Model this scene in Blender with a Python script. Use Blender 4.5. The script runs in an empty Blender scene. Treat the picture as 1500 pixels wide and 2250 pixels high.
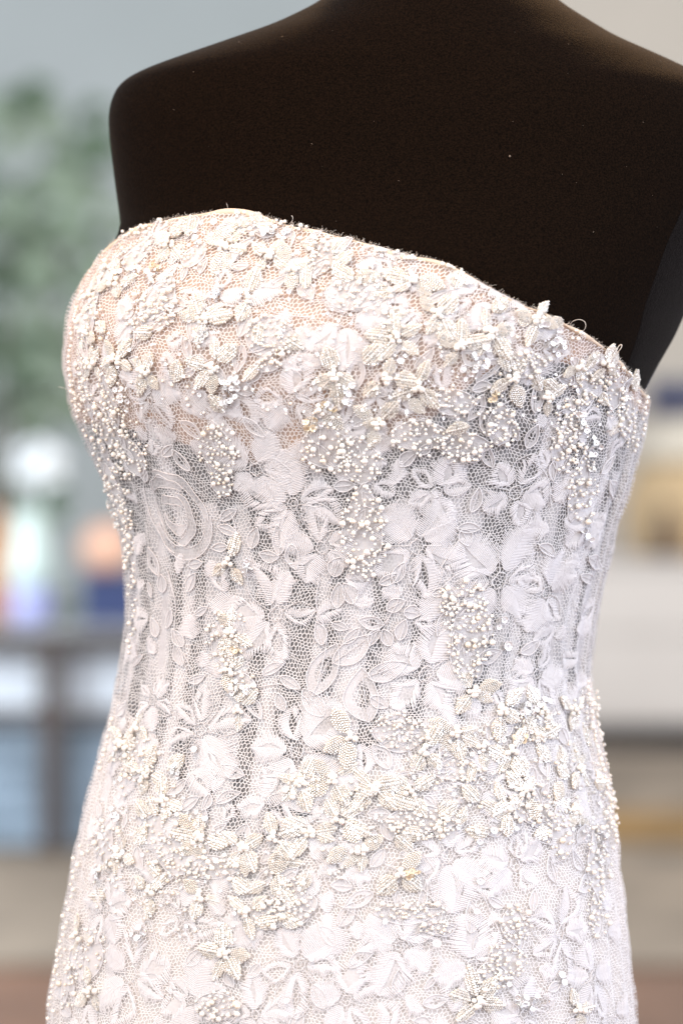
import bpy, bmesh, math, random
import numpy as np
from mathutils import Vector, Matrix
random.seed(7); rng = np.random.default_rng(7)
scene = bpy.context.scene
COL = scene.collection
R = math.radians

# ------------------------------------------------------------------ camera
D = 1.37                      # metres from the lens to the front of the dress
CAM_Z = 1.13
K = 24.0/85.0*D/1500.0        # metres covered by one photo pixel at that distance
cam_d = bpy.data.cameras.new('camera'); cam = bpy.data.objects.new('camera', cam_d); COL.objects.link(cam)
cam.location = (0, -D, CAM_Z); cam.rotation_euler = (R(90), 0, 0)
cam_d.sensor_fit = 'HORIZONTAL'; cam_d.sensor_width = 24; cam_d.lens = 85
cam_d.clip_start = 0.05; cam_d.clip_end = 200
cam_d.dof.use_dof = True; cam_d.dof.focus_distance = 1.385; cam_d.dof.aperture_fstop = 3.2
scene.camera = cam
# ------------------------------------------------------------------ world (room ambience) and lamps
W = bpy.data.worlds.new('World'); scene.world = W; W.use_nodes = True
bg = W.node_tree.nodes['Background']
bg.inputs[0].default_value = (0.92, 0.945, 1.0, 1); bg.inputs[1].default_value = 0.82

def area(name, loc, target, sx, sy, power, col):
    l = bpy.data.lights.new(name, 'AREA'); l.shape = 'RECTANGLE'; l.size = sx; l.size_y = sy
    l.energy = power; l.color = col
    o = bpy.data.objects.new(name, l); COL.objects.link(o); o.location = loc
    d = Vector(target)-Vector(loc); o.rotation_euler = d.to_track_quat('-Z', 'Y').to_euler()
    return o
area('window_light', (-2.2, -1.9, 1.55), (0, 0.1, 1.1), 1.3, 1.6, 28, (0.97, 0.97, 1.0))
area('side_window_light', (2.4, -0.9, 1.5), (0, 0.1, 1.05), 1.0, 1.6, 32, (0.74, 0.81, 1.0))
area('ceiling_lamp', (-0.35, -0.40, 2.15), (-0.12, 0.05, 1.30), 0.10, 0.10, 4.0, (1.0, 0.50, 0.20))
for tx, ty, tw in ((-0.95, -1.0, 5), (-0.35, -1.7, 5.5), (0.35, -1.5, 5.5), (0.95, -1.0, 5)):
    area('glint_lamp', (tx, ty, 2.6), (0.0, 0.05, 1.1), 0.045, 0.045, tw, (1.0, 0.89, 0.75))  # small lamps added only to make the beads glint
sl = bpy.data.lights.new('shoulder_spot', 'SPOT'); sl.energy = 600; sl.color = (1.0, 0.58, 0.24); sl.spot_size = R(15); sl.spot_blend = 1.0; sl.shadow_soft_size = 0.25
so = bpy.data.objects.new('shoulder_spot', sl); COL.objects.link(so); so.location = (0.45, 0.95, 2.6)
so.rotation_euler = (Vector((0.19, 0.10, 1.43))-Vector(so.location)).to_track_quat('-Z', 'Y').to_euler()
area('room_fill', (-2.2, 3.4, 1.7), (-1.5, 8.0, 0.6), 1.6, 1.6, 85, (0.86, 0.94, 1.0))  # added unseen fill, brightens the table and what stands under it
area('room_fill', (2.6, 5.0, 3.4), (2.8, 11.0, 0.9), 2.0, 2.0, 85, (1.0, 0.90, 0.76))  # added unseen fill for the far right of the room
vs = scene.view_settings
scene.display_settings.display_device = 'sRGB'
vs.view_transform = 'Standard'; vs.look = 'None'; vs.exposure = 0.53; vs.gamma = 1.0; vs.use_curve_mapping = False
scene.render.engine = 'CYCLES'
cy = scene.cycles
cy.use_denoising = True; cy.max_bounces = 8; cy.transparent_max_bounces = 24; cy.diffuse_bounces = 4
cy.sample_clamp_indirect = 6; cy.caustics_reflective = False; cy.caustics_refractive = False

# ------------------------------------------------------------------ materials
def new_mat(name):
    m = bpy.data.materials.new(name); m.use_nodes = True
    return m, m.node_tree, m.node_tree.nodes, m.node_tree.links
def principled(name, col, rough=0.6, spec=0.5, metal=0.0, sheen=0.0, sheen_rough=0.4, coat=0.0, film=0.0, trans=0.0,
               noise=0.0, noise_scale=40, bump=0.0, bump_scale=200, sss=0.0, col2=None, ior=1.5):
    m, nt, N, L = new_mat(name)
    p = N['Principled BSDF']
    p.inputs['Base Color'].default_value = (*col, 1); p.inputs['Roughness'].default_value = rough
    p.inputs['Specular IOR Level'].default_value = spec; p.inputs['Metallic'].default_value = metal
    p.inputs['Sheen Weight'].default_value = sheen; p.inputs['Sheen Roughness'].default_value = sheen_rough
    p.inputs['Coat Weight'].default_value = coat; p.inputs['Coat Roughness'].default_value = 0.08
    p.inputs['Transmission Weight'].default_value = trans
    p.inputs['IOR'].default_value = ior
    if sss:
        p.inputs['Subsurface Weight'].default_value = sss; p.inputs['Subsurface Radius'].default_value = (1, 0.85, 0.7); p.inputs['Subsurface Scale'].default_value = 0.0012
    if film:
        p.inputs['Thin Film Thickness'].default_value = film; p.inputs['Thin Film IOR'].default_value = 1.5
    tc = N.new('ShaderNodeTexCoord')
    if noise or col2:
        t = N.new('ShaderNodeTexNoise'); t.inputs['Scale'].default_value = noise_scale; t.inputs['Detail'].default_value = 6
        L.new(tc.outputs['Object'], t.inputs['Vector'])
        mx = N.new('ShaderNodeMix'); mx.data_type = 'RGBA'
        c2 = col2 or tuple(max(0, c*(1-noise)) for c in col)
        mx.inputs[6].default_value = (*col, 1); mx.inputs[7].default_value = (*c2, 1)
        rp = N.new('ShaderNodeMapRange'); rp.inputs[1].default_value = 0.35; rp.inputs[2].default_value = 0.65
        L.new(t.outputs['Fac'], rp.inputs[0]); L.new(rp.outputs[0], mx.inputs[0]); L.new(mx.outputs[2], p.inputs['Base Color'])
    if bump:
        t2 = N.new('ShaderNodeTexNoise'); t2.inputs['Scale'].default_value = bump_scale; t2.inputs['Detail'].default_value = 4
        L.new(tc.outputs['Object'], t2.inputs['Vector'])
        b = N.new('ShaderNodeBump'); b.inputs['Strength'].default_value = bump; b.inputs['Distance'].default_value = 0.001
        L.new(t2.outputs['Fac'], b.inputs['Height']); L.new(b.outputs['Normal'], p.inputs['Normal'])
    return m
def cloth(name, col, trans=0.25, alpha=1.0, noise=0.05, scale=300, bump=0.0):
    """thin fabric: diffuse + translucent, alpha below 1 is the share covered by thread"""
    m, nt, N, L = new_mat(name)
    N.remove(N['Principled BSDF']); out = N['Material Output']
    d = N.new('ShaderNodeBsdfDiffuse'); t = N.new('ShaderNodeBsdfTranslucent'); mx = N.new('ShaderNodeMixShader')
    tc = N.new('ShaderNodeTexCoord'); nz = N.new('ShaderNodeTexNoise'); nz.inputs['Scale'].default_value = scale; nz.inputs['Detail'].default_value = 3
    L.new(tc.outputs['Object'], nz.inputs['Vector'])
    cm = N.new('ShaderNodeMix'); cm.data_type = 'RGBA'
    cm.inputs[6].default_value = (*[c*(1-noise) for c in col], 1); cm.inputs[7].default_value = (*[min(0.92, c*(1+noise)) for c in col], 1)
    L.new(nz.outputs['Fac'], cm.inputs[0]); L.new(cm.outputs[2], d.inputs['Color']); L.new(cm.outputs[2], t.inputs['Color'])
    if bump:
        b = N.new('ShaderNodeBump'); b.inputs['Strength'].default_value = bump; b.inputs['Distance'].default_value = 0.0008
        L.new(nz.outputs['Fac'], b.inputs['Height']); L.new(b.outputs['Normal'], d.inputs['Normal'])
    mx.inputs[0].default_value = trans
    L.new(d.outputs[0], mx.inputs[1]); L.new(t.outputs[0], mx.inputs[2])
    last = mx
    if alpha < 1:
        tr = N.new('ShaderNodeBsdfTransparent'); ma = N.new('ShaderNodeMixShader')
        n2 = N.new('ShaderNodeTexNoise'); n2.inputs['Scale'].default_value = 90; n2.inputs['Detail'].default_value = 4
        L.new(tc.outputs['Object'], n2.inputs['Vector'])
        mr = N.new('ShaderNodeMapRange'); mr.inputs[1].default_value = 0.3; mr.inputs[2].default_value = 0.7
        mr.inputs[3].default_value = alpha-0.12; mr.inputs[4].default_value = min(1, alpha+0.12)
        L.new(n2.outputs['Fac'], mr.inputs[0]); L.new(mr.outputs[0], ma.inputs[0])
        L.new(tr.outputs[0], ma.inputs[1]); L.new(mx.outputs[0], ma.inputs[2]); last = ma
    L.new(last.outputs[0], out.inputs['Surface'])
    return m
M = {}
M['velvet'] = principled('black_jersey', (0.0078, 0.0041, 0.0022), 0.95, 0.04, sheen=0.04, sheen_rough=0.35, bump=0.5, bump_scale=1100, noise=0.75, noise_scale=1000)
M['panel'] = principled('lit_jersey', (0.0085, 0.0068, 0.0066), 0.95, 0.05, sheen=0.05, bump=0.8, bump_scale=1100, noise=0.6, noise_scale=1000)  # copy of the jersey, lightened as if catching window light
M['nude'] = cloth('nude_lining', (0.62, 0.40, 0.26), 0.1, noise=0.06, scale=500)
M['binding'] = cloth('peach_binding', (0.84, 0.68, 0.54), 0.2, noise=0.12, scale=700, bump=0.6)
M['skirt'] = cloth('cream_lining', (0.82, 0.77, 0.72), 0.1, noise=0.05, scale=400)
M['sheer'] = cloth('sheer_tulle', (0.84, 0.82, 0.84), 0.35, alpha=0.36)
M['bone'] = cloth('boning_satin', (0.86, 0.84, 0.85), 0.25, alpha=0.86)
M['fold'] = cloth('tulle_fold', (0.87, 0.85, 0.87), 0.30, alpha=0.62)
M['net'] = cloth('net_thread', (0.85, 0.83, 0.83), 0.3)
M['satin'] = cloth('satin_stitch', (0.84, 0.82, 0.835), 0.3, noise=0.04, scale=900)
M['cord'] = cloth('cordonnet', (0.86, 0.84, 0.85), 0.25)
M['fill'] = cloth('lace_fill', (0.86, 0.84, 0.85), 0.35, alpha=0.72)
M['rose'] = cloth('rose_fill', (0.86, 0.84, 0.85), 0.35, alpha=0.42)
M['felt'] = cloth('applique_felt', (0.80, 0.72, 0.62), 0.1)
M['pearl'] = principled('pearl', (0.85, 0.80, 0.74), 0.12, 0.9, coat=1.0, sss=0.4)
M['pearl_gold'] = principled('pearl_champagne', (0.86, 0.75, 0.62), 0.16, 0.8, metal=0.08, coat=0.6)
M['bead'] = principled('glass_bead', (0.83, 0.785, 0.73), 0.18, 0.9, metal=0.10, coat=1.0, ior=1.75)
M['bead_gold'] = principled('glass_bead_cream', (0.97, 0.95, 0.92), 0.14, 0.9, metal=0.75, coat=1.0, ior=1.75)
M['sequin'] = principled('sequin', (0.95, 0.95, 0.97), 0.22, 0.9, metal=0.45, coat=0.8, film=420)
M['sequin_gold'] = principled('sequin_champagne', (0.86, 0.72, 0.52), 0.14, 0.8, metal=0.4, coat=0.6)
M['lint'] = principled('lint', (0.16, 0.12, 0.09), 0.9)
M['thread'] = cloth('thread', (0.80, 0.74, 0.68), 0.2)

# ------------------------------------------------------------------ helpers
def tag(o, label=None, cat=None, group=None, kind=None):
    for k, v in (('label', label), ('category', cat), ('group', group), ('kind', kind)):
        if v: o[k] = v
    return o
def empty(name, loc, label, cat, group=None):
    o = bpy.data.objects.new(name, None); COL.objects.link(o); o.location = loc; o.empty_display_size = 0.05
    return tag(o, label, cat, group)
def link_mesh(name, me, mat, parent=None, loc=None):
    if mat and not me.materials: me.materials.append(mat)
    o = bpy.data.objects.new(name, me); COL.objects.link(o)
    if loc is not None: o.location = loc
    if parent is not None:
        o.parent = parent
        o.matrix_parent_inverse = Matrix.Translation(-world_loc(parent))
    return o
def world_loc(o):
    v = Vector(o.location)
    p = o.parent
    if p is not None: v = v + (Vector(p.location) if False else Vector((0, 0, 0)))
    return v
def np_mesh(name, V, Q, smooth=False, mat_idx=None):
    """V (n,3); Q (m,4) or (m,3) int arrays, or a list of such arrays"""
    me = bpy.data.meshes.new(name)
    Qs = Q if isinstance(Q, list) else [Q]
    Qs = [np.asarray(q, dtype=np.int32) for q in Qs if len(q)]
    V = np.asarray(V, dtype=np.float32)
    loops = np.concatenate([q.ravel() for q in Qs]); tot = np.concatenate([np.full(len(q), q.shape[1], dtype=np.int32) for q in Qs])
    start = np.concatenate([[0], np.cumsum(tot)[:-1]]).astype(np.int32)
    me.vertices.add(len(V)); me.vertices.foreach_set('co', V.ravel())
    me.loops.add(len(loops)); me.loops.foreach_set('vertex_index', loops)
    me.polygons.add(len(tot)); me.polygons.foreach_set('loop_start', start); me.polygons.foreach_set('loop_total', tot)
    if mat_idx is not None: me.polygons.foreach_set('material_index', np.asarray(mat_idx, dtype=np.int32))
    me.update(calc_edges=True)
    me.polygons.foreach_set('use_smooth', np.full(len(tot), bool(smooth)))
    return me
class MB:
    """collects vertices and quads / tris"""
    def __init__(s): s.v = []; s.q = []; s.t = []; s.n = 0
    def add(s, V, Q=None, T=None):
        V = np.asarray(V, float); s.v.append(V)
        if Q is not None and len(Q): s.q.append(np.asarray(Q)+s.n)
        if T is not None and len(T): s.t.append(np.asarray(T)+s.n)
        s.n += len(V)
    def mesh(s, name, smooth=False):
        L = []
        if s.q: L.append(np.concatenate(s.q))
        if s.t: L.append(np.concatenate(s.t))
        return np_mesh(name, np.concatenate(s.v), L, smooth)
    def build(s, name, mat, parent=None, smooth=False):
        return link_mesh(name, s.mesh(name, smooth), mat, parent)
def unit(v): return v/np.maximum(np.linalg.norm(v, axis=-1, keepdims=True), 1e-12)
def tube(P, Nn, r, sides=4, closed=False):
    P = np.asarray(P, float); n = len(P)
    if closed: T = np.roll(P, -1, 0)-np.roll(P, 1, 0)
    else: T = np.gradient(P, axis=0)
    T = unit(T); B = unit(np.cross(T, Nn)); N2 = np.cross(B, T)
    r = np.broadcast_to(np.asarray(r, float), (n,))
    a = np.arange(sides)*2*math.pi/sides+math.pi/sides
    V = P[:, None, :] + r[:, None, None]*(np.cos(a)[None, :, None]*B[:, None, :]+np.sin(a)[None, :, None]*N2[:, None, :])
    i = np.arange(n if closed else n-1)[:, None]; j = np.arange(sides)[None, :]
    i2 = (i+1) % n; j2 = (j+1) % sides
    Q = np.stack([i*sides+j, i*sides+j2, i2*sides+j2, i2*sides+j], -1).reshape(-1, 4)
    return V.reshape(-1, 3), Q
def grid_faces(nu, nv, wrap=False):
    i = np.arange(nu if wrap else nu-1)[:, None]; j = np.arange(nv-1)[None, :]
    i2 = (i+1) % nu
    return np.stack([i*nv+j, i2*nv+j, i2*nv+j+1, i*nv+j+1], -1).reshape(-1, 4)
def sphere_template(seg=6, rings=4):
    V = [(0, 0, 1)]
    for r in range(1, rings):
        a = math.pi*r/rings
        for s in range(seg):
            b = 2*math.pi*s/seg; V.append((math.sin(a)*math.cos(b), math.sin(a)*math.sin(b), math.cos(a)))
    V.append((0, 0, -1)); T = []; Q = []
    for s in range(seg): T.append((0, 1+s, 1+(s+1) % seg))
    for r in range(rings-2):
        for s in range(seg):
            a = 1+r*seg+s; b = 1+r*seg+(s+1) % seg; Q.append((a, a+seg, b+seg, b))
    o = 1+(rings-2)*seg; e = len(V)-1
    for s in range(seg): T.append((e, o+(s+1) % seg, o+s))
    return np.array(V), np.array(Q), np.array(T)

# ------------------------------------------------------------------ the body under the dress: contours read off the photo, in its pixels
CY = 0.110                                   # depth of the body's axis behind the front plane
KA = K*(1+CY/D)
def z_of(py): return CAM_Z-(np.asarray(py, float)-1125)*KA
dress_L = [(510,272),(560,226),(600,202),(650,176),(700,156),(750,148),(800,147),(850,152),(900,165),(950,187),(1000,209),(1050,232),
 (1100,252),(1150,266),(1200,276),(1250,283),(1300,286),(1350,284),(1400,280),(1450,273),(1500,263),(1550,253),(1600,243),(1650,229),(1700,215),
 (1750,202),(1800,188),(1850,177),(1900,167),(1950,158),(2000,150),(2050,142),(2100,132),(2150,122),(2200,115),(2250,111),(2400,100),(2600,92),(3000,110),(3600,190),(4200,330),(4600,150),(5200,-250)]
dress_R = [(700,1514),(740,1492),(800,1457),(860,1424),(900,1416),(940,1410),(980,1400),(1020,1388),(1060,1380),(1100,1366),(1150,1350),(1200,1338),(1250,1328),(1300,1314),(1350,1306),
 (1400,1298),(1450,1291),(1500,1288),(1550,1294),(1600,1302),(1650,1312),(1700,1324),(1750,1334),(1800,1344),(1850,1348),(1900,1354),(1950,1360),
 (2000,1366),(2050,1372),(2100,1377),(2150,1381),(2200,1386),(2250,1389),(2400,1400),(2600,1408),(3000,1390),(3600,1300),(4200,1180),(4600,1350),(5200,1750)]
body_L = [(-420,800),(-260,795),(-150,785),(-60,755),(0,712),(20,685),(40,645),(70,580),(90,520),(110,460),(130,400),(150,340),(165,300),(180,270),(200,253),(230,242),(260,238),
 (300,240),(350,246),(400,252),(450,259),(500,266)]
body_R = [(-420,1120),(-260,1125),(-150,1140),(-60,1170),(0,1215),(30,1255),(60,1305),(90,1355),(110,1400),(130,1450),(155,1505),(180,1560),(205,1612),(235,1640),(280,1652),(340,1650),(420,1632),(520,1590),
 (620,1540),(690,1502),(740,1480),(800,1445),(860,1412)]
ZG = np.arange(z_of(5300), z_of(-430), 0.001)
def smooth(a, s):
    k = np.exp(-0.5*(np.arange(-4*s, 4*s+1)/s)**2); k /= k.sum()
    p = np.concatenate([np.full(4*s, a[0]), a, np.full(4*s, a[-1])])
    return np.convolve(p, k, 'valid')
def curve(pts, s=4):
    p = np.array(pts, float); z = z_of(p[:, 0]); o = np.argsort(z)
    return smooth(np.interp(ZG, z[o], p[o, 1]), s)
def inset(Lb, Ld, d, ramp):     # body follows the dress from inside below the neckline
    last = Lb[-1][0]
    out = list(Lb)
    for y, x in Ld:
        if y > last+20: out.append((y, x+d*min(1.0, 0.35+(y-last)/ramp)))
    return out
bodyL_px = curve(inset(body_L, dress_L, 18, 150), 3); bodyR_px = curve(inset(body_R, dress_R, -16, 150), 3)
dl = [(y, x-5) for y, x in body_L]+dress_L[1:]; dr = [(y, x+8) for y, x in body_R if y < 690]+dress_R
dressL_px = curve(dl, 5); dressR_px = curve(dr, 5)
depth = [(-420,0.062),(-100,0.064),(0,0.072),(60,0.082),(150,0.092),(300,0.102),(455,0.109),(560,0.118),(680,0.127),(800,0.130),(900,0.126),(1000,0.118),(1150,0.108),(1300,0.101),(1450,0.098),
 (1600,0.102),(1800,0.113),(2000,0.122),(2250,0.130),(2600,0.135),(3000,0.135),(3600,0.13),(4200,0.125),(4600,0.16),(5200,0.30)]
b_d = curve(depth, 12)
class Surf:
    def __init__(s, Lpx, Rpx, b, off):
        s.b = b+off
        s.xl = (Lpx-750)*KA; s.xr = (Rpx-750)*KA
        ph = np.linspace(-math.pi, math.pi, 181)[None, :]
        for it in range(6):                  # widen or narrow each slice until its outline as seen from the camera is the photo's
            cx = (s.xl+s.xr)/2; a = (s.xr-s.xl)/2
            x = cx[:, None]+a[:, None]*np.sin(ph); y = CY-s.b[:, None]*np.cos(ph)
            px = 750+x/K*D/(D+y)
            s.xl += (Lpx-px.min(1))*KA; s.xr += (Rpx-px.max(1))*KA
    def at(s, phi, z, off=0.0, wr=True):
        phi = np.asarray(phi, float); z = np.asarray(z, float)
        def raw(p, zz):
            xl = np.interp(zz, ZG, s.xl); xr = np.interp(zz, ZG, s.xr); b = np.interp(zz, ZG, s.b)
            cx = (xl+xr)/2; a = (xr-xl)/2
            x = cx+a*np.sin(p); y = CY-b*np.cos(p)
            # two soft swellings of the bust and a shallow hollow between them
            zb = z_of(800)
            y = y-0.010*np.exp(-((p-0.42)/0.42)**2-((zz-zb)/0.055)**2)-0.008*np.exp(-((p+0.62)/0.42)**2-((zz-zb)/0.055)**2)
            return np.stack([x, y, zz], -1)
        P = raw(phi, z); e = 1e-3
        du = (raw(phi+e, z)-raw(phi-e, z))/(2*e); dz = (raw(phi, z+2e-3)-raw(phi, z-2e-3))/4e-3
        N = unit(np.cross(du, dz))
        o = np.asarray(off, float)
        return P+N*(o[..., None] if o.ndim else o), N, du, dz
BODY = Surf(bodyL_px, bodyR_px, b_d, -0.006)
DRESS = Surf(dressL_px, dressR_px, b_d, 0.0)
def wrinkle(phi, z):
    """soft vertical folds of the lace layer, stronger towards the sides"""
    s = np.asarray(phi)*0.13
    w = 0.5*np.sin(s*420+6*np.sin(z*31))+0.35*np.sin(s*230+z*60+1.3)+0.3*np.sin(z*210+s*90)*np.sin(s*60)
    return 0.0007*w*(0.5+0.9*np.clip(np.abs(phi)-0.3, 0, 1.2))+0.0011*np.clip(np.abs(phi)-0.25, 0, 0.9)*np.sin(s*310+3.0*np.sin(z*13)+2*np.sin(s*37))
def lace_at(phi, z, h):          # h in millimetres above the lining
    return DRESS.at(phi, z, np.asarray(h)*0.001+wrinkle(phi, z)+0.001)
def project(P):
    sx = 750+P[..., 0]/K*D/(D+P[..., 1]); sy = 1125-(P[..., 2]-CAM_Z)/K*D/(D+P[..., 1])
    return sx, sy
_pg = np.linspace(-1.75, 1.75, 351); _zg = np.arange(z_of(2700), z_of(380), 0.0011)
_PG, _ZGG = np.meshgrid(_pg, _zg, indexing='ij')
_P, _N, _, _ = DRESS.at(_PG, _ZGG, 0.003)
_sx, _sy = project(_P)
_view = _P-np.array([0, -D, CAM_Z]); _front = (np.sum(_view*_N, -1) < 0)
_sxf = np.where(_front, _sx, 1e6)
def locate(px, py):
    d = (_sxf-px)**2+(_sy-py)**2
    k = int(np.argmin(d)); i, j = divmod(k, d.shape[1])
    return float(_pg[i]), float(_zg[j])
# neckline
neck_px = [(262,512),(300,497),(360,478),(430,465),(500,459),(560,463),(640,487),(700,499),(800,527),(870,552),(960,563),(1000,583),(1070,622),(1130,660),(1200,684),(1260,722),(1330,757),(1370,802),(1402,846)]
nk = np.array([locate(*p) for p in neck_px])
nk = nk[np.argsort(nk[:, 0])]
zb = z_of(900)
nphi = np.concatenate([[-math.pi, -2.4, nk[0, 0]-0.25], nk[:, 0], [nk[-1, 0]+0.3, 2.5, math.pi]])
nz = np.concatenate([[zb-0.03, zb, nk[0, 1]-0.02], nk[:, 1], [nk[-1, 1]-0.01, zb-0.02, zb-0.03]])
_np = np.linspace(-math.pi, math.pi, 721); _nz = smooth(np.interp(_np, nphi, nz), 6)
def ztop(phi): return np.interp(phi, _np, _nz)
def px_curve(pts, lo, hi):       # a boundary on the dress given in photo pixels -> z(phi)
    q = np.array([locate(*p) for p in pts]); q = q[np.argsort(q[:, 0])]
    ph = np.concatenate([[-math.pi], q[:, 0], [math.pi]]); zz = np.concatenate([[lo], q[:, 1], [hi]])
    zs = smooth(np.interp(_np, ph, zz), 5)
    return lambda p: np.interp(p, _np, zs)
cup_low = px_curve([(160,930),(300,950),(480,1000),(640,1040),(850,1000),(980,900),(1100,800),(1220,790),(1330,830),(1400,900)], z_of(1000), z_of(1000))
skirt_top = px_curve([(250,1530),(330,1600),(430,1780),(520,1850),(620,1850),(690,1780),(780,1690),(900,1640),(1030,1580),(1180,1510),(1290,1490)], z_of(1500), z_of(1500))

# ------------------------------------------------------------------ background room (far behind, out of focus)
def at(px, py, Ld):
    f = K*Ld/D
    return Vector(((px-750)*f, Ld-D, CAM_Z-(py-1125)*f))
def box_mesh(name, x0, x1, y0, y1, z0, z1, bev=0.006):
    bm = bmesh.new(); bmesh.ops.create_cube(bm, size=1)
    for v in bm.verts:
        v.co = Vector(((x0+x1)/2+v.co.x*(x1-x0), (y0+y1)/2+v.co.y*(y1-y0), (z0+z1)/2+v.co.z*(z1-z0)))
    if bev: bmesh.ops.bevel(bm, geom=bm.edges[:], offset=bev, segments=2, affect='EDGES')
    me = bpy.data.meshes.new(name); bm.to_mesh(me); bm.free(); return me
def box(name, x0, x1, y0, y1, z0, z1, mat, parent=None, bev=0.006):
    return link_mesh(name, box_mesh(name, x0, x1, y0, y1, z0, z1, bev), mat, parent)
def lathe(name, prof, loc, mat, parent=None, seg=28):
    a = np.arange(seg)*2*math.pi/seg; p = np.array(prof, float)
    V = np.stack([np.cos(a)[:, None]*p[None, :, 0]+loc[0], np.sin(a)[:, None]*p[None, :, 0]+loc[1], np.zeros((seg, 1))+p[None, :, 1]+loc[2]], -1).reshape(-1, 3)
    return link_mesh(name, np_mesh(name, V, grid_faces(seg, len(p), True), True), mat, parent)
G = {}
G['wallL'] = principled('painted_wall_grey', (0.42, 0.47, 0.48), 0.8, noise=0.08, noise_scale=1.2, bump=0.1)
G['wallR'] = principled('painted_wall_cream', (0.55, 0.51, 0.45), 0.8, noise=0.05, noise_scale=1.0, bump=0.1)
G['floor'] = principled('wood_floor', (0.22, 0.115, 0.07), 0.5, noise=0.4, noise_scale=4)
G['rug'] = principled('rug_wool', (0.29, 0.235, 0.18), 0.95, noise=0.45, noise_scale=2.2, bump=0.4, bump_scale=150)
G['ochre'] = principled('rug_ochre', (0.34, 0.20, 0.065), 0.95, noise=0.6, noise_scale=3)
G['dark'] = principled('dark_wood', (0.05, 0.033, 0.027), 0.5, noise=0.3, noise_scale=10)
G['tabletop'] = principled('grey_tabletop', (0.36, 0.38, 0.40), 0.3, noise=0.1, noise_scale=6)
G['glass'] = principled('green_glass', (0.62, 0.76, 0.72), 0.15, 0.5, coat=0.3)
G['violet'] = principled('violet_glaze', (0.50, 0.52, 0.90), 0.25, coat=0.4)
G['white'] = principled('white_petals', (0.80, 0.84, 0.86), 0.7)
G['green'] = principled('leaf_green', (0.075, 0.13, 0.07), 0.5, noise=0.4, noise_scale=8)
G['green2'] = principled('leaf_grey_green', (0.22, 0.29, 0.21), 0.55, noise=0.3, noise_scale=8)
G['stem'] = principled('stem', (0.10, 0.09, 0.05), 0.8)
G['peach'] = principled('peach_glaze', (0.70, 0.42, 0.30), 0.4)
G['navy'] = principled('navy_paint', (0.012, 0.028, 0.11), 0.6)
G['amber'] = principled('amber_glass', (0.42, 0.17, 0.045), 0.2, coat=0.4)
G['paleblue'] = principled('pale_blue_paint', (0.74, 0.80, 0.88), 0.6)
G['slat'] = principled('blue_grey_slats', (0.30, 0.39, 0.49), 0.6, noise=0.3, noise_scale=6)
G['grey'] = principled('pale_grey_paint', (0.64, 0.61, 0.59), 0.55, noise=0.05, noise_scale=3)
G['black'] = principled('black_metal_gap_shade', (0.012, 0.012, 0.016), 0.5)  # bottle cap, and the painted shade under the chest
G['wicker'] = principled('tan_wicker', (0.62, 0.46, 0.27), 0.7, noise=0.2, noise_scale=20)
G['lid'] = principled('cream_cover', (0.62, 0.57, 0.48), 0.8)
G['brown'] = principled('brown_glass', (0.06, 0.03, 0.018), 0.3)

tag(box('floor', -9, 9, -3.5, 14.2, -0.06, 0.0, G['floor'], bev=0), kind='structure')
tag(box('back_wall_left', -9, 0.35, 12.6, 12.75, 0.0, 5.5, G['wallL'], bev=0), kind='structure')
tag(box('back_wall_right', 0.35, 9, 12.62, 12.75, 0.0, 5.5, G['wallR'], bev=0), kind='structure')
rug = empty('rug', (0, 7.3, 0.0), 'large taupe rug on the wood floor behind the dress', 'rug')
box('pile', -6, 6, 4.6, 10.0, 0.001, 0.014, G['rug'], rug, 0.004)
box('ochre_band', 0.9, 5.9, 6.75, 7.6, 0.015, 0.022, G['ochre'], rug, 0.002)

Lt = 7.8; zt = at(0, 1385, Lt).z; yt = Lt-D
tb = empty('table', (-0.9, yt+0.8, 0), 'dark wood table with grey top at the left, behind the dress', 'table')
xa, xb = at(-420, 0, Lt).x, at(700, 0, Lt).x
box('tabletop', xa, xb, yt, yt+1.6, zt-0.008, zt, G['tabletop'], tb, 0.003)
box('apron', xa+0.01, xb-0.01, yt+0.012, yt+1.59, zt-0.06, zt-0.0085, G['dark'], tb, 0.004)
for lx in (at(108, 0, Lt).x, xb-0.1, xa+0.1):
    box('leg', lx-0.036, lx+0.036, yt+0.03, yt+0.10, 0.015, zt-0.061, G['dark'], tb)
    box('leg', lx-0.036, lx+0.036, yt+1.45, yt+1.52, 0.015, zt-0.061, G['dark'], tb)
sz = at(0, 1572, Lt).z
box('stretcher', xa+0.14, xb-0.14, yt+0.04, yt+0.08, sz-0.018, sz+0.018, G['dark'], tb)

# boxes under the table
cr = empty('slatted_crate', (-1.25, yt+0.5, 0.014), 'blue grey slatted crate standing under the dark wood table', 'crate')
cx0, cx1 = at(-330, 0, 8.2).x, at(330, 0, 8.2).x; cyA = yt+0.22
ctop = at(0, 1590, 8.05).z
box('crate_core', cx0+0.02, cx1-0.02, cyA+0.02, cyA+0.62, 0.016, ctop-0.02, G['slat'], cr)
ns = 5
for i in range(ns):
    h = (ctop-0.02)/ns
    box('slat', cx0, cx1, cyA, cyA+0.018, 0.02+i*h, 0.02+i*h+h*0.80, G['slat'], cr)
sb = empty('storage_box', (-1.25, yt+0.5, ctop), 'pale blue storage box on top of the slatted crate under the table', 'box')
box('box_body', cx0+0.02, cx1-0.03, cyA+0.02, cyA+0.58, ctop+0.002, ctop+0.20, G['paleblue'], sb, 0.012)
box('lid', cx0, cx1-0.01, cyA, cyA+0.60, ctop+0.2, ctop+0.235, G['paleblue'], sb, 0.01)

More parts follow.
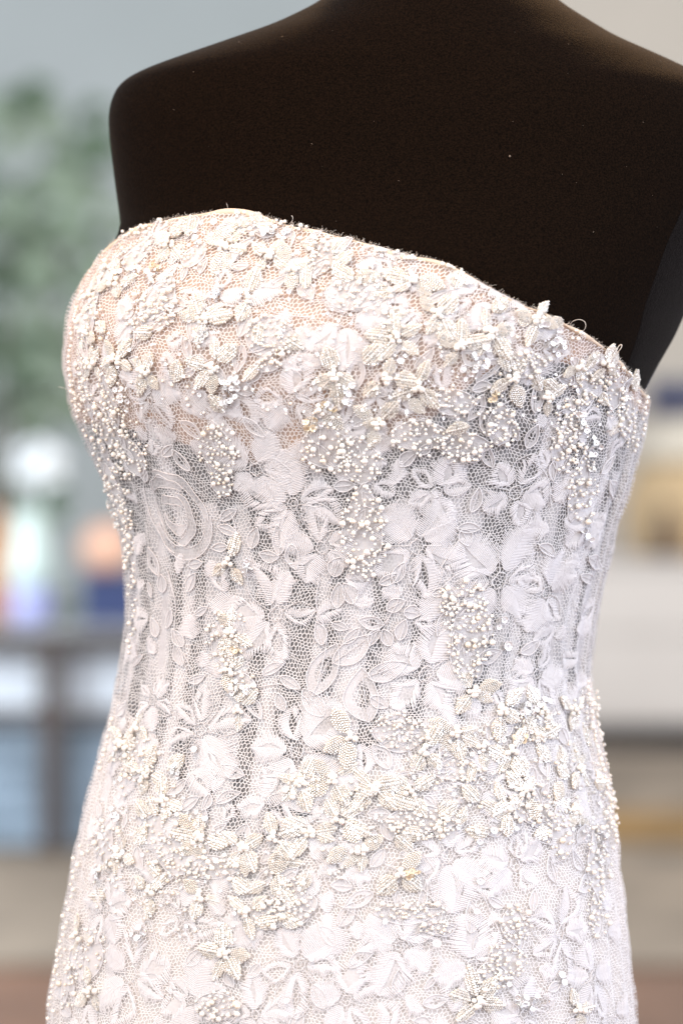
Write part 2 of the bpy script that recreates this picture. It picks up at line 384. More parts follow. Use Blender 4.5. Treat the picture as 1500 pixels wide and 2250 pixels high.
# flower vase
Lv = 8.6; vb = at(62, 1342, Lv); vb.z = zt+0.001
vh = at(0, 1120, Lv).z-zt
va = empty('vase', vb, 'pale green glass vase with violet base on the table at left', 'vase')
f = K*Lv/D
lathe('vase_body', [(0.0, 0.10), (0.082, 0.105), (0.095, 0.16), (0.088, 0.22), (0.06, vh-0.06), (0.062, vh), (0.056, vh), (0.05, vh-0.06), (0.0, 0.2)], vb, G['glass'], va)
lathe('vase_base', [(0.0, 0.0), (0.075, 0.0), (0.085, 0.03), (0.085, 0.10), (0.07, 0.106), (0.0, 0.106)], vb, G['violet'], va)
bq = empty('bouquet', vb+Vector((0, 0, vh)), 'bunch of white flowers with green leaves in the glass vase', 'flowers')
def bloom(c, r, mat, parent, n=14):
    mb = MB()
    for k in range(n):
        th = random.uniform(0, 2*math.pi); el = math.acos(random.uniform(-0.6, 1))
        d = np.array([math.sin(el)*math.cos(th), math.sin(el)*math.sin(th), math.cos(el)])
        a = unit(np.cross(d, [0.3, 0.2, 0.9])); b = np.cross(d, a)
        u, v = np.meshgrid(np.linspace(-1, 1, 5), np.linspace(-1, 1, 5), indexing='ij')
        w = np.sqrt(np.maximum(0, 1-v**2*0.8))
        P = np.array(c)+d*(r*0.55)+(a*(u*w*r*0.55)[..., None]+b*(v*r*0.6)[..., None])+d*((0.35-0.4*(u**2+v**2))*r)[..., None]
        mb.add(P.reshape(-1, 3), grid_faces(5, 5))
    return mb.build('bloom', mat, parent, True)
for (px, py, r) in [(85,1010,52),(60,1045,46),(108,1055,44),(85,1085,40),(48,1000,34),(118,1015,34),(82,1040,55)]:
    p = at(px, py, Lv+random.uniform(-0.06, 0.06)); bloom(p, r*f, G['white'], bq)
def leaf_blade(mb, base, tip, width, bend, up=(0, 0, 1)):
    base = np.array(base); tip = np.array(tip); ax = tip-base; L = np.linalg.norm(ax)
    side = unit(np.cross(ax, np.array([0.2, -1, 0.15]))); nr = unit(np.cross(side, ax))
    t = np.linspace(0, 1, 7); w = width*np.sin(math.pi*np.clip(t, 0.02, 0.98)**0.8)
    P = []
    for k in range(7):
        c = base+ax*t[k]+np.array(up)*bend*L*math.sin(math.pi*t[k])
        P += [c-side*w[k]+nr*w[k]*0.25, c, c+side*w[k]+nr*w[k]*0.25]
    mb.add(P, grid_faces(7, 3))
for (x0, y0, x1, y1) in [(90,1110,165,1090),(90,1120,150,1150),(80,1110,20,1060),(95,1110,150,1060)]:
    mb = MB(); leaf_blade(mb, at(x0, y0, Lv), at(x1, y1, Lv-0.05), 0.03, 0.1); mb.build('leaf', G['green'], bq, True)
pp = at(222, 1150, 8.4)
nb = at(242, 1262, 8.4)
bxn = empty('navy_box', (nb.x, nb.y, zt+0.001), 'small navy box on the table beside the vase', 'box')
box('box_body', nb.x-0.09, nb.x+0.14, nb.y-0.07, nb.y+0.10, zt+0.001, zt+0.135, G['navy'], bxn)
box('lid', nb.x-0.095, nb.x+0.145, nb.y-0.075, nb.y+0.105, zt+0.136, zt+0.165, G['navy'], bxn)
pot = empty('round_pot', (pp.x, pp.y, zt+0.166), 'round peach pot standing on the small navy box', 'pot')
lathe('pot_body', [(0, 0), (0.045, 0), (0.08, 0.03), (0.095, 0.08), (0.085, 0.13), (0.055, 0.155)], (pp.x+0.02, pp.y, zt+0.166), G['peach'], pot)
lathe('rim', [(0.055, 0.155), (0.062, 0.165), (0.056, 0.172), (0.046, 0.165), (0.046, 0.12)], (pp.x+0.02, pp.y, zt+0.166), G['peach'], pot)
ab = at(-6, 1342, 8.6)
am = empty('amber_bottle', (ab.x, ab.y, zt+0.001), 'amber glass bottle at the left edge of the table', 'bottle')
lathe('bottle_body', [(0, 0), (0.065, 0.0), (0.07, 0.02), (0.07, 0.26), (0.03, 0.34), (0.026, 0.40), (0.02, 0.40)], (ab.x, ab.y, zt+0.001), G['amber'], am)
lathe('cap', [(0.028, 0.401), (0.03, 0.405), (0.03, 0.44), (0, 0.44)], (ab.x, ab.y, zt+0.001), G['dark'], am)
bk = at(215, 1330, 8.9)
bo = empty('book_stack', (bk.x, bk.y, zt), 'low stack of grey green books lying on the table', 'books')
for i in range(3):
    box('book', bk.x-0.17+0.01*i, bk.x+0.16-0.015*i, bk.y-0.1, bk.y+0.12, zt+0.002+i*0.026, zt+0.026+i*0.026, G['tabletop'] if i % 2 else G['green2'], bo, 0.003)

# tall plant behind the table
Lp = 9.7; pb = at(-20, 1125, Lp)
pl = empty('potted_plant', (pb.x, pb.y, 0.0), 'tall green leafy plant at the left against the grey wall', 'plant')
lathe('pot', [(0, 0.016), (0.17, 0.016), (0.22, 0.40), (0.20, 0.40), (0.18, 0.34), (0, 0.34)], (pb.x, pb.y, 0), G['grey'], pl)
stems = []
for k in range(7):
    top = at(random.uniform(-120, 190), random.uniform(230, 620), Lp+random.uniform(-0.25, 0.25))
    t = np.linspace(0, 1, 10)[:, None]; b0 = np.array([pb.x+random.uniform(-.05, .05), pb.y+random.uniform(-.05, .05), 0.33])
    P = b0*(1-t)+np.array(top)*t; P[:, 2] = b0[2]+(top.z-b0[2])*np.sin(t[:, 0]*math.pi/2)**0.9
    V, Q = tube(P, np.tile([0, -1, 0.01], (10, 1)), 0.012*(1.2-t[:, 0]), 6); mb = MB(); mb.add(V, Q); mb.build('stem', G['stem'], pl, True)
    stems.append(P)
for (px, py, n, sp) in [(30,470,12,70),(15,770,12,70),(70,880,10,60),(110,420,9,70),(170,330,9,50),(90,250,6,60),(10,250,9,50),(130,700,6,60),(50,620,5,50),(-60,500,10,60),(-60,800,8,60),(100,560,16,90),(130,800,16,90),(60,680,14,90),(170,480,10,60),(180,900,10,60)]:
    for k in range(n):
        a = at(px+random.gauss(0, sp*0.7), py+random.gauss(0, sp*0.7), Lp+random.uniform(-.3, .3))
        th = random.uniform(-2.6, 0.6); ln = random.uniform(0.13, 0.26)
        tip = a+Vector((math.cos(th)*ln*0.8, random.uniform(-.1, .1), math.sin(th)*ln*0.7))
        mb = MB(); leaf_blade(mb, a, tip, ln*random.uniform(0.18, 0.28), 0.15)
        mb.build('leaf', G['green'] if random.random() < 0.38 else G['green2'], pl, True)

# right: pale chest with wicker basket, navy panel
Lc = 11.4; c0 = at(1245, 1228, Lc); c1 = at(1760, 1640, Lc); yc = Lc-D
ch = empty('drawer_chest', (c0.x+0.5, yc+0.25, 0), 'pale grey chest of drawers standing at right behind the dress', 'chest')
box('carcass', c0.x, c1.x, yc+0.02, yc+0.98, 0.12, c0.z-0.03, G['grey'], ch)
box('chest_top', c0.x-0.02, c1.x+0.02, yc-0.015, yc+1.0, c0.z-0.029, c0.z, G['grey'], ch)
zs = at(0, 1398, Lc).z
box('drawer', c0.x+0.02, c1.x-0.02, yc-0.002, yc+0.019, zs+0.012, c0.z-0.05, G['grey'], ch)
box('drawer', c0.x+0.02, c1.x-0.02, yc-0.002, yc+0.019, 0.14, zs-0.012, G['grey'], ch)
box('gap_shade', c0.x+0.01, c1.x-0.01, yc+0.05, yc+0.95, 0.001, 0.118, G['black'], ch)  # black block paints in the shadow gap under the chest
wk = at(1600, 1225, Lc); wb = Vector((wk.x, yc+0.52, c0.z))
bs = empty('wicker_basket', wb, 'round tan wicker basket with cream cover on the pale grey chest', 'basket')
rw = 0.41; hw = at(0, 905, Lc).z-c0.z
prof = [(0.0, 0.002), (rw*0.8, 0.002)]
for i in range(15):
    t = i/14; prof.append((rw*(0.82+0.24*math.sin(math.pi*(0.15+0.75*t)))+(0.006 if i % 2 else -0.002), 0.01+t*hw*0.66))
lathe('basket_body', prof, wb, G['wicker'], bs, 40)
lathe('lid', [(rw*0.98, hw*0.66+0.012), (rw*1.0, hw*0.70), (rw*0.86, hw*0.82), (rw*0.6, hw*0.93), (rw*0.3, hw*0.985), (0, hw)], wb, G['lid'], bs, 40)
db = at(1462, 1225, Lc); db.y = yc+0.0; 
bt = empty('brown_bottle', (db.x, yc+0.06, c0.z), 'small dark brown bottle in front of the wicker basket', 'bottle')
lathe('bottle_body', [(0, 0.001), (0.045, 0.001), (0.05, 0.02), (0.05, 0.15), (0.022, 0.19), (0.02, 0.225)], (db.x, yc+0.04, c0.z), G['brown'], bt)
lathe('cap', [(0.024, 0.226), (0.024, 0.255), (0, 0.257)], (db.x, yc+0.04, c0.z), G['black'], bt)
n0 = at(1428, 838, 13.9); n1 = at(1720, 905, 13.9)
nv = empty('wall_panel', ((n0.x+n1.x)/2, 12.6, n1.z), 'navy blue panel hanging on the cream wall at right', 'panel')
box('board', n0.x+0.02, n1.x-0.02, 12.585, 12.615, n1.z+0.02, n0.z-0.02, G['navy'], nv)
for (a, b, c, d) in [(n0.x, n1.x, n0.z-0.022, n0.z), (n0.x, n1.x, n1.z, n1.z+0.022), (n0.x, n0.x+0.022, n1.z+0.023, n0.z-0.023), (n1.x-0.022, n1.x, n1.z+0.023, n0.z-0.023)]:
    box('frame_bar', a, b, 12.57, 12.617, c, d, G['navy'], nv, 0.003)

# ------------------------------------------------------------------ dress form
form = empty('dress_form', (0, CY, 0.55), 'black fabric dress form with bare shoulders, wearing the white lace gown', 'mannequin')
def surf_mesh(name, S, phis, zs, off):
    PH, ZZ = np.meshgrid(phis, zs, indexing='ij')
    P, _, _, _ = S.at(PH, ZZ, off)
    return P
ph = np.linspace(-math.pi, math.pi, 193)[:-1]; zs_ = np.concatenate([np.arange(0.55, z_of(320), 0.006), np.arange(z_of(320), z_of(-60), 0.0012), np.arange(z_of(-60), z_of(-425), 0.004)])
P = surf_mesh('torso', BODY, ph, zs_, 0.0)
V = P.reshape(-1, 3); Q = grid_faces(len(ph), len(zs_), True)
nv_ = len(V); topc = P[:, -1].mean(0); botc = P[:, 0].mean(0)
V = np.concatenate([V, [topc], [botc]]); i = np.arange(len(ph)); i2 = (i+1) % len(ph); nz_ = len(zs_)
T = np.concatenate([np.stack([i*nz_+nz_-1, i2*nz_+nz_-1, np.full_like(i, nv_)], -1), np.stack([i2*nz_, i*nz_, np.full_like(i, nv_+1)], -1)])
link_mesh('torso', np_mesh('torso', V, [Q, T], True), M['velvet'], form)
mb = MB()                                     # lint caught on the jersey
SV, SQ, ST = sphere_template(5, 3)
for k in range(34):
    px, py = random.uniform(330, 1480), random.uniform(120, 640)
    zz = float(z_of(py)); pf = random.uniform(-0.9, 1.0)
    p, n, du, dz = BODY.at(pf, zz, 0.0003)
    s = random.uniform(0.00008, 0.00020); l = s*random.choice([1, 1, 2, 5])
    a = random.uniform(0, 3.14); u = unit(du)*math.cos(a)+unit(dz)*math.sin(a); w = np.cross(n, u)
    mb.add(p+SV[:, :1]*u*l+SV[:, 1:2]*w*s+SV[:, 2:]*n*s*0.6, SQ, ST)
p, n, du, dz = BODY.at(0.22, float(z_of(395)), 0.0006)
mb.add(p+SV*0.0007, SQ, ST)
tag(mb.build('lint', M['lint'], form), kind='stuff')

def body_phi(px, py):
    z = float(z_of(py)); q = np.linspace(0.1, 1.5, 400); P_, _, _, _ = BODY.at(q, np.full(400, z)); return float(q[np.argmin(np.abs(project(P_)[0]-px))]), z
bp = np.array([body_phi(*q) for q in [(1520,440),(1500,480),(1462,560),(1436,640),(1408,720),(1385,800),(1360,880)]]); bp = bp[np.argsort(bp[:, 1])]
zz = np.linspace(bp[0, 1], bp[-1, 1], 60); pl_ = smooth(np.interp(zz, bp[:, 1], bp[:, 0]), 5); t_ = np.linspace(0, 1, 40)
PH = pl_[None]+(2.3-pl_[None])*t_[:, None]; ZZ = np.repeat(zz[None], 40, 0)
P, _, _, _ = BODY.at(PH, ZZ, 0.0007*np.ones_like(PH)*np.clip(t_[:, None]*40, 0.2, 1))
link_mesh('lit_side_panel', np_mesh('lit_side_panel', P.reshape(-1, 3), grid_faces(40, 60), True), M['panel'], form)  # overlay sheet, window light on the form's side is in its colour

# ------------------------------------------------------------------ wedding dress: linings, net
dress = empty('wedding_dress', (0, CY, 0.02), 'white strapless lace wedding gown covered with pearl and bead appliques', 'dress')
def sheet(name, mat, phis, lo, hi, nz, off):
    """lo, hi: functions of phi giving the lower and upper edge"""
    t = np.linspace(0, 1, nz)[None, :]; PH = np.repeat(phis[:, None], nz, 1)
    ZZ = lo(phis)[:, None]*(1-t)+hi(phis)[:, None]*t
    P, _, _, _ = DRESS.at(PH, ZZ, off+0.8*wrinkle(PH, ZZ))
    wrap = abs(phis[-1]-phis[0]) > 6.2
    return link_mesh(name, np_mesh(name, P.reshape(-1, 3), grid_faces(len(phis), nz, wrap), True), mat, dress)
full = np.linspace(-math.pi, math.pi, 241)[:-1]
sheet('bust_lining', M['nude'], full, cup_low, lambda p: ztop(p)-0.001, 40, 0.0)
sheet('skirt_lining', M['skirt'], full, lambda p: np.full_like(p, 0.02), skirt_top, 220, 0.0)
sheet('sheer_bodice', M['sheer'], full, lambda p: np.full_like(p, 0.02), lambda p: ztop(p)-0.0012, 260, 0.0012)
bone_px = [(395,1450),(600,1450),(775,1450),(960,1450),(1130,1450),(1250,1450)]
for bx_ in bone_px:
    p0, _ = locate(*bx_)
    zz = np.linspace(z_of(1850), z_of(930), 80); hw_ = 0.0044/0.125
    cross = np.array([-1, -0.8, 0, 0.8, 1]); hh = np.array([0.0001, 0.0008, 0.0010, 0.0008, 0.0001])
    PH = p0+cross[:, None]*hw_*np.ones((1, 80)); ZZ = np.repeat(zz[None], 5, 0)
    P, _, _, _ = DRESS.at(PH, ZZ, hh[:, None]+0.0003+0.8*wrinkle(PH, ZZ))
    link_mesh('boning_channel', np_mesh('boning_channel', P.reshape(-1, 3), grid_faces(5, 80), True), M['bone'], dress)
for k, (fx, fw) in enumerate([(292,44),(345,66),(470,60),(530,46),(690,26),(772,56),(872,52),(1000,50),(1090,34),(1170,40),(1222,70),(1272,50)]):   # loose pleats of the inner tulle
    p0, _ = locate(fx, 1450); wd_ = fw*K*0.5/0.12
    zz = np.linspace(z_of(random.uniform(1650, 1900)), z_of(random.uniform(960, 1120)), 70); t_ = np.linspace(0, 1, 70)
    mid = p0+0.03*np.sin(t_*2.5+k)*random.uniform(-1, 1); half = wd_*(0.55+0.45*np.sin(math.pi*(0.1+0.8*t_)))
    cr_ = np.linspace(-1, 1, 5); PH = mid[None]+cr_[:, None]*half[None]; ZZ = np.repeat(zz[None], 5, 0)
    P, _, _, _ = DRESS.at(PH, ZZ, 0.0016+0.0007*(1-cr_[:, None]**2)+0.8*wrinkle(PH, ZZ))
    link_mesh('tulle_fold', np_mesh('tulle_fold', P.reshape(-1, 3), grid_faces(5, 70), True), M['fold'], dress)
# neckline binding
ph_b = np.linspace(-math.pi, math.pi, 501)[:-1]
jit = 0.0016*smooth(rng.normal(size=500), 4)
P, Nn, _, _ = DRESS.at(ph_b, ztop(ph_b)-0.0012+jit, 0.0012)
V, Q = tube(P, Nn, 0.0013+0.0016*smooth(rng.normal(size=500), 3), 8, True); mb = MB(); mb.add(V, Q); mb.build('neckline_binding', M['binding'], dress, True)
# hexagonal net
pitch = 0.0022
arc_p = np.linspace(-2.0, 2.0, 801)
aa, bb = 0.158, 0.113
arc_s = np.concatenate([[0], np.cumsum(np.sqrt((aa*np.cos(arc_p[:-1]+0.0025))**2+(bb*np.sin(arc_p[:-1]+0.0025))**2)*(arc_p[1]-arc_p[0]))]); arc_s -= np.interp(0, arc_p, arc_s)
s0, s1 = np.interp(-1.95, arc_p, arc_s), np.interp(1.95, arc_p, arc_s)
zlo, zhi = float(z_of(2480)), float(_nz.max())+0.004
rows = int((zhi-zlo)/(pitch*math.sqrt(3)/2))+2; cols = int((s1-s0)/pitch)+2
ci, ri = np.meshgrid(np.arange(cols), np.arange(rows), indexing='ij')
cs = s0+(ci+0.5*(ri % 2))*pitch; cz = zlo+ri*pitch*math.sqrt(3)/2
rad = pitch/math.sqrt(3)
def warp(s, z):
    return (s+0.0009*np.sin(z*260+s*120)+0.0005*np.sin(s*700+1)*np.sin(z*500), z+0.0009*np.sin(s*240-z*90)+0.0006*np.sin(z*610+s*333))
hexang = np.radians([90, 30, -30, -90])       # three edges per cell make the whole net
segs = []
for k in range(3):
    a0, a1 = hexang[k], hexang[k+1]
    segs.append(np.stack([cs+rad*np.cos(a0), cz+rad*np.sin(a0), cs+rad*np.cos(a1), cz+rad*np.sin(a1)], -1).reshape(-1, 4))
E = np.concatenate(segs)
sa, za = warp(E[:, 0], E[:, 1]); sb_, zb_ = warp(E[:, 2], E[:, 3])
pa = np.interp(sa, arc_s, arc_p); pb_ = np.interp(sb_, arc_s, arc_p)
ok = (za < ztop(pa)-0.001) & (zb_ < ztop(pb_)-0.001)
pa, za, pb_, zb_ = pa[ok], za[ok], pb_[ok], zb_[ok]
A, NA, _, _ = lace_at(pa, za, 1.4); B, NB, _, _ = lace_at(pb_, zb_, 1.4)
wd = (0.00021+0.00010*rng.random(len(A)))[:, None]
sd = unit(np.cross(B-A, NA))*wd; ex = unit(B-A)*0.0001
Vn = np.stack([A-sd-ex, A+sd-ex, B+sd+ex, B-sd+ex], 1).reshape(-1, 3); Qn = np.arange(len(A)*4).reshape(-1, 4)
net = link_mesh('lace_net', np_mesh('lace_net', Vn, Qn), M['net'], dress); tag(net, kind='stuff')

# ------------------------------------------------------------------ lace motifs, drawn in millimetres on the fabric
class Patch:
    def __init__(s, px, py, rot=0.0):
        s.p, s.z = locate(px, py)
        _, _, du, dz = DRESS.at(s.p, s.z, 0.0)
        s.su = max(0.05, float(np.linalg.norm(du))); s.sz = float(np.linalg.norm(dz)); s.c = math.cos(R(rot)); s.s = math.sin(R(rot))
    def to(s, xy, h):
        xy = np.asarray(xy, float)*0.001
        x = xy[..., 0]*s.c+xy[..., 1]*s.s; y = -xy[..., 0]*s.s+xy[..., 1]*s.c
        ph = s.p+x/s.su; zz = s.z+y/s.sz
        zz = np.minimum(zz, ztop(ph)-0.0008)
        P, N, _, _ = lace_at(ph, zz, h)
        return P, N
def satin_petal(pa, base, ang, L, Wd, inner=0.0, pit=0.92):
    """petal of short raised stitches fanning from a mid rib; open in the middle when inner > 0"""
    mb = MB(); n = max(6, int(L/pit))
    ca, sa_ = math.cos(R(ang)), math.sin(R(ang))
    def loc(x, y): return np.stack([base[0]+x*ca+y*sa_, base[1]-x*sa_+y*ca], -1)
    t = (np.arange(n)+0.5)/n
    bend = random.uniform(-0.22, 0.22)*L; lob = random.uniform(0, 0.22); lf_ = random.uniform(1.5, 3.2); one = random.choice([-1, 1, 0])
    for sd in (-1, 1):
        w = Wd*np.sin(math.pi*np.clip(t, 0, 1)**0.75)**0.7*(0.80+0.36*rng.random(n))
        w = np.maximum(w, 0.5)
        w = w*(1+lob*np.sin(lf_*math.pi*t*2+sd))
        inn = (inner if sd != one else 0.0)*w*np.sin(math.pi*np.clip((t-0.15)/0.7, 0, 1))
        y0 = t*L; y1 = y0+0.18*L*(w/Wd)*(0.6+0.4*t)
        xm = bend*np.sin(math.pi*t)
        x0 = xm+sd*inn; x1 = xm+sd*w
        hwid = pit*0.44
        for (xa_, ya_, hh, ww) in ():
            pass
        dx = x1-x0; dy = y1-y0; ln = np.sqrt(dx*dx+dy*dy)+1e-6; nx = -dy/ln*hwid; ny = dx/ln*hwid
        fr = np.array([0, 0.5, 1.0])
        hm = np.array([0.30, 0.50, 0.20])
        rows_ = []
        jit = 0.16*rng.random(n)
        for k in range(3):
            cx_ = x0+dx*fr[k]; cy_ = y0+dy*fr[k]
            tap = 1.0 if k < 2 else 0.55
            for (q, hz) in ((-1, 0.0), (0, 0.16), (1, 0.0)):
                P, _ = pa.to(loc(cx_+nx*q*tap, cy_+ny*q*tap), 1.6+hm[k]+hz+jit)
                rows_.append(P)
        V = np.stack(rows_, 1).reshape(-1, 3)       # 9 verts per stitch
        base_i = (np.arange(n)*9)[:, None, None]
        q = np.array([[0, 1, 4, 3], [1, 2, 5, 4], [3, 4, 7, 6], [4, 5, 8, 7]])
        mb.add(V, (base_i+q[None]).reshape(-1, 4))
    return mb
def cord_pts(mb, pa, xy, r=0.34, h=2.2, closed=False):
    P, N = pa.to(np.asarray(xy), h); V, Q = tube(P, N, r*0.001, 4, closed); mb.add(V, Q)
def leaf_outline(L, Wd, n=18, skew=0.0):
    t = np.linspace(0, 1, n); w = Wd*np.sin(math.pi*t**0.85)**0.85
    x = np.concatenate([w, -w[::-1][1:-1]]); y = np.concatenate([t, t[::-1][1:-1]])*L
    return np.stack([x+skew*np.sin(math.pi*y/L)*L, y], -1)
def rotxy(xy, ang, base=(0, 0)):
    c, s = math.cos(R(ang)), math.sin(R(ang))
    return np.stack([base[0]+xy[..., 0]*c+xy[..., 1]*s, base[1]-xy[..., 0]*s+xy[..., 1]*c], -1)
def fill_poly(mb, pa, xy, h=1.75):
    c = xy.mean(0, keepdims=True); n = len(xy)
    mid = (xy+c)/2
    P, _ = pa.to(np.concatenate([xy, mid, c]), h)
    i = np.arange(n); j = (i+1) % n
    mb.add(P, np.stack([i, j, n+j, n+i], -1), np.stack([n+i, n+j, np.full(n, 2*n)], -1))
def fill_band(mb, pa, xy, inner=0.52, h=1.75):
    c = xy.mean(0, keepdims=True); n = len(xy); P, _ = pa.to(np.concatenate([xy, c+(xy-c)*inner]), h)
    i = np.arange(n); j = (i+1) % n; mb.add(P, np.stack([i, j, n+j, n+i], -1))
N_FLOWER = 0
def lace_flower(px, py, Rm, rot=0, npet=5, inner=0.35, wide=0.42):
    global N_FLOWER; N_FLOWER += 1
    pa = Patch(px, py, rot); mb = MB()
    a = np.linspace(0, 2*math.pi, 15)[:-1]; r0 = random.uniform(.09, .16)*Rm; wob = 1+0.14*rng.normal(size=14)
    cord_pts(mb, pa, np.stack([r0*wob*np.cos(a), r0*wob*np.sin(a)*1.2], -1), 0.30, 2.3, True)
    if random.random() < 0.35: cord_pts(mb, pa, np.stack([r0*0.5*np.cos(a), r0*0.55*np.sin(a)], -1), 0.24, 2.3, True)
    for k in range(npet):
        an = 360/npet*(k+0.5); u = np.array([math.sin(R(an)), math.cos(R(an))])
        cord_pts(mb, pa, u[None]*np.linspace(r0, Rm*0.5, 5)[:, None], 0.22, 2.2)
    fl = mb.build('lace_flower', M['cord'], dress, True)
    for k in range(npet):
        an = 360/npet*k+random.uniform(-17, 17); u = np.array([math.sin(R(an)), math.cos(R(an))])
        L = Rm*random.uniform(0.66, 1.12)
        if random.random() < 0.42:
            o_ = rotxy(leaf_outline(L, L*wide*random.uniform(0.72, 1.0), skew=random.uniform(-.15, .15)), an, u*r0*1.5)
            mo = MB(); cord_pts(mo, pa, o_, 0.22, 2.1, True)
            for q_ in ((-.35, 0, .35) if random.random() < 0.3 else (random.uniform(-.2, .2),)): cord_pts(mo, pa, rotxy(np.stack([q_*L*wide*np.linspace(.2, 1, 6), np.linspace(.1, .72, 6)*L], -1), an, u*r0*1.5), 0.16, 2.1)
            link_mesh('petal', mo.mesh('petal', True), M['cord'], fl)
            pe = satin_petal(pa, u*r0*1.5, an, L*0.97, L*wide*0.80, random.uniform(.45, .7)); link_mesh('petal_edge', pe.mesh('petal_edge'), M['satin'], fl)
            continue
        pm = satin_petal(pa, u*r0*1.5, an, L, L*wide*random.uniform(0.95, 1.45), inner*random.uniform(0.6, 1.6) if random.random() < 0.6 else 0)
        po = link_mesh('petal', pm.mesh('petal', False), M['satin'], fl)
        if inner:
            mb2 = MB(); fill_poly(mb2, pa, rotxy(leaf_outline(L*0.9, L*wide*0.7), an, u*r0*1.6), 1.7)
            if mb2.n: link_mesh('petal_net', mb2.mesh('petal_net'), M['fill'], fl)
    return fl
def lace_leaf(px, py, L, Wd, rot, vein=True):
    Wd = Wd*0.9
    pa = Patch(px, py, rot); o = leaf_outline(L, Wd, skew=random.uniform(-0.1, 0.1)); o[:, 1] -= L/2
    mb = MB(); cord_pts(mb, pa, o, 0.34, 2.2, True)
    if vein: cord_pts(mb, pa, np.stack([np.zeros(7), np.linspace(-L/2-1, L*0.3, 7)], -1), 0.22, 2.2)
    lf = mb.build('lace_leaf', M['cord'], dress, True)
    m2 = MB(); (fill_band if L > 15 and vein else fill_poly)(m2, pa, o); link_mesh('leaf_fill', m2.mesh('leaf_fill'), M['fill'], lf)
def lace_rose(px, py, Rm, rot=0):
    pa = Patch(px, py, rot); mb = MB(); fills = MB()
    jr = lambda v, q: v+random.uniform(-q, q)
    for k, (r, a0, a1, w) in enumerate((jr(r, .06), jr(a0, 22), jr(a1, 22), jr(w*0.72, .06)) for r, a0, a1, w in [(1.0, -20, 110, .30), (1.0, 95, 220, .32), (1.0, 200, 350, .30), (.72, 20, 150, .26), (.72, 140, 270, .26), (.70, 255, 390, .24), (.42, 0, 140, .18), (.42, 150, 330, .20)]):
        a = np.radians(np.linspace(a0, a1, 16)); prof = np.sin(np.linspace(0, math.pi, 16))
        wob = random.uniform(-.07, .07); ro = Rm*(r+wob+0.12*random.random()*prof+0.03*np.sin(np.linspace(0, random.uniform(8, 18), 16))); ri_ = Rm*(r-w*(0.35+0.65*prof))
        of_ = np.array([random.uniform(-.10, .10), random.uniform(-.12, .12)])*Rm; ou = np.stack([ro*np.cos(a), ro*np.sin(a)], -1)*[0.80, 1.08]+of_; inn = np.stack([ri_*np.cos(a), ri_*np.sin(a)], -1)*[0.80, 1.08]+of_
        cord_pts(mb, pa, ou, 0.30, 2.2); cord_pts(mb, pa, inn, 0.20, 2.1)
        if k != 4 and k != 1:
            P1, _ = pa.to(ou, 1.8); P2, _ = pa.to(inn, 1.8); fills.add(np.stack([P1, P2], 1).reshape(-1, 3), grid_faces(16, 2))
    ro_ = mb.build('lace_rose', M['cord'], dress, True)
    link_mesh('rose_fill', fills.mesh('rose_fill'), M['rose'], ro_)
def vine(pxs, r=0.30):
    q = np.array([locate(*p) for p in pxs]); t = np.linspace(0, len(q)-1, 10*len(q))
    ph = smooth(np.interp(t, np.arange(len(q)), q[:, 0]), 3); zz = smooth(np.interp(t, np.arange(len(q)), q[:, 1]), 3)
    zz = np.minimum(zz, ztop(ph)-0.001)
    P, N, _, _ = lace_at(ph, zz, 2.1); V, Q = tube(P, N, r*0.001, 4); mb = MB(); mb.add(V, Q); mb.build('lace_cord', M['cord'], dress, True)

placed = []
def F(px, py, r_px, rot=0, n=5, inner=0.35, wide=0.42):
    lace_flower(px, py, r_px*K*1000, rot, n, inner, wide); placed.append((px, py, r_px*0.9))
def Lf(px, py, l_px, w_px, rot):
    if any((px-a)**2+(py-b)**2 < (c*0.62)**2 for a, b, c in placed if c > 45): return
    lace_leaf(px, py, l_px*K*1000, w_px*K*1000*0.5, rot); placed.append((px, py, l_px*0.42))
# flowers seen in the photo
for a in [(648,1105,105,10,6,.55,.36),(605,1350,95,30,6,.5,.36),(708,1205,80,-5,5,.3,.42),(915,1200,110,0,6,.45,.40),(1095,1275,120,20,6,.5,.38),(935,1480,95,15,5,.4,.42),
          (440,1605,100,10,6,.4,.34),(650,1650,110,-10,5,.35,.42),(600,1760,85,40,5,.3,.42),(335,1540,60,0,6,.3,.3),(1130,1080,85,30,5,.3,.42),(760,700,95,170,5,.2,.45),(300,700,80,20,5,.4,.4),
          (560,1030,85,15,5,.2,.45),(985,1880,100,0,6,.4,.4),(1060,1720,90,20,5,.4,.42),(285,2140,105,0,6,.4,.4),(660,2120,100,30,5,.3,.42),(880,2080,95,10,6,.4,.42),(1040,2120,95,50,5,.4,.42),
          (1230,2050,90,10,5,.3,.42),(1200,1300,80,0,5,.3,.42),(230,2000,80,0,5,.4,.42),(1290,1150,70,0,5,.3,.4),(400,2010,75,20,5,.4,.4),(1180,1480,75,10,5,.3,.4),(1300,2150,80,0,5,.3,.4),
          (470,660,70,10,5,.4,.4),(640,880,80,0,5,.3,.42),(1050,650,75,0,5,.4,.42),(1180,760,70,30,5,.4,.4),(960,1080,75,20,5,.3,.42),(760,2200,80,0,5,.4,.42),(420,2200,80,10,6,.4,.4),(1150,2230,80,10,5,.4,.4),(330,880,70,0,5,.3,.4),(1270,920,70,0,5,.4,.4),(1130,1900,75,0,5,.4,.4),(330,520,55,0,5,.3,.4),(830,560,55,10,5,.3,.45),(560,2230,80,0,5,.3,.4),(200,880,60,0,5,.3,.4)]: F(*a)
for (x, y, r) in [(385,1130,96),(900,1970,80)]:
    lace_rose(x, y, r*K*1000, random.uniform(-20, 20)); placed.append((x, y, r*0.9))
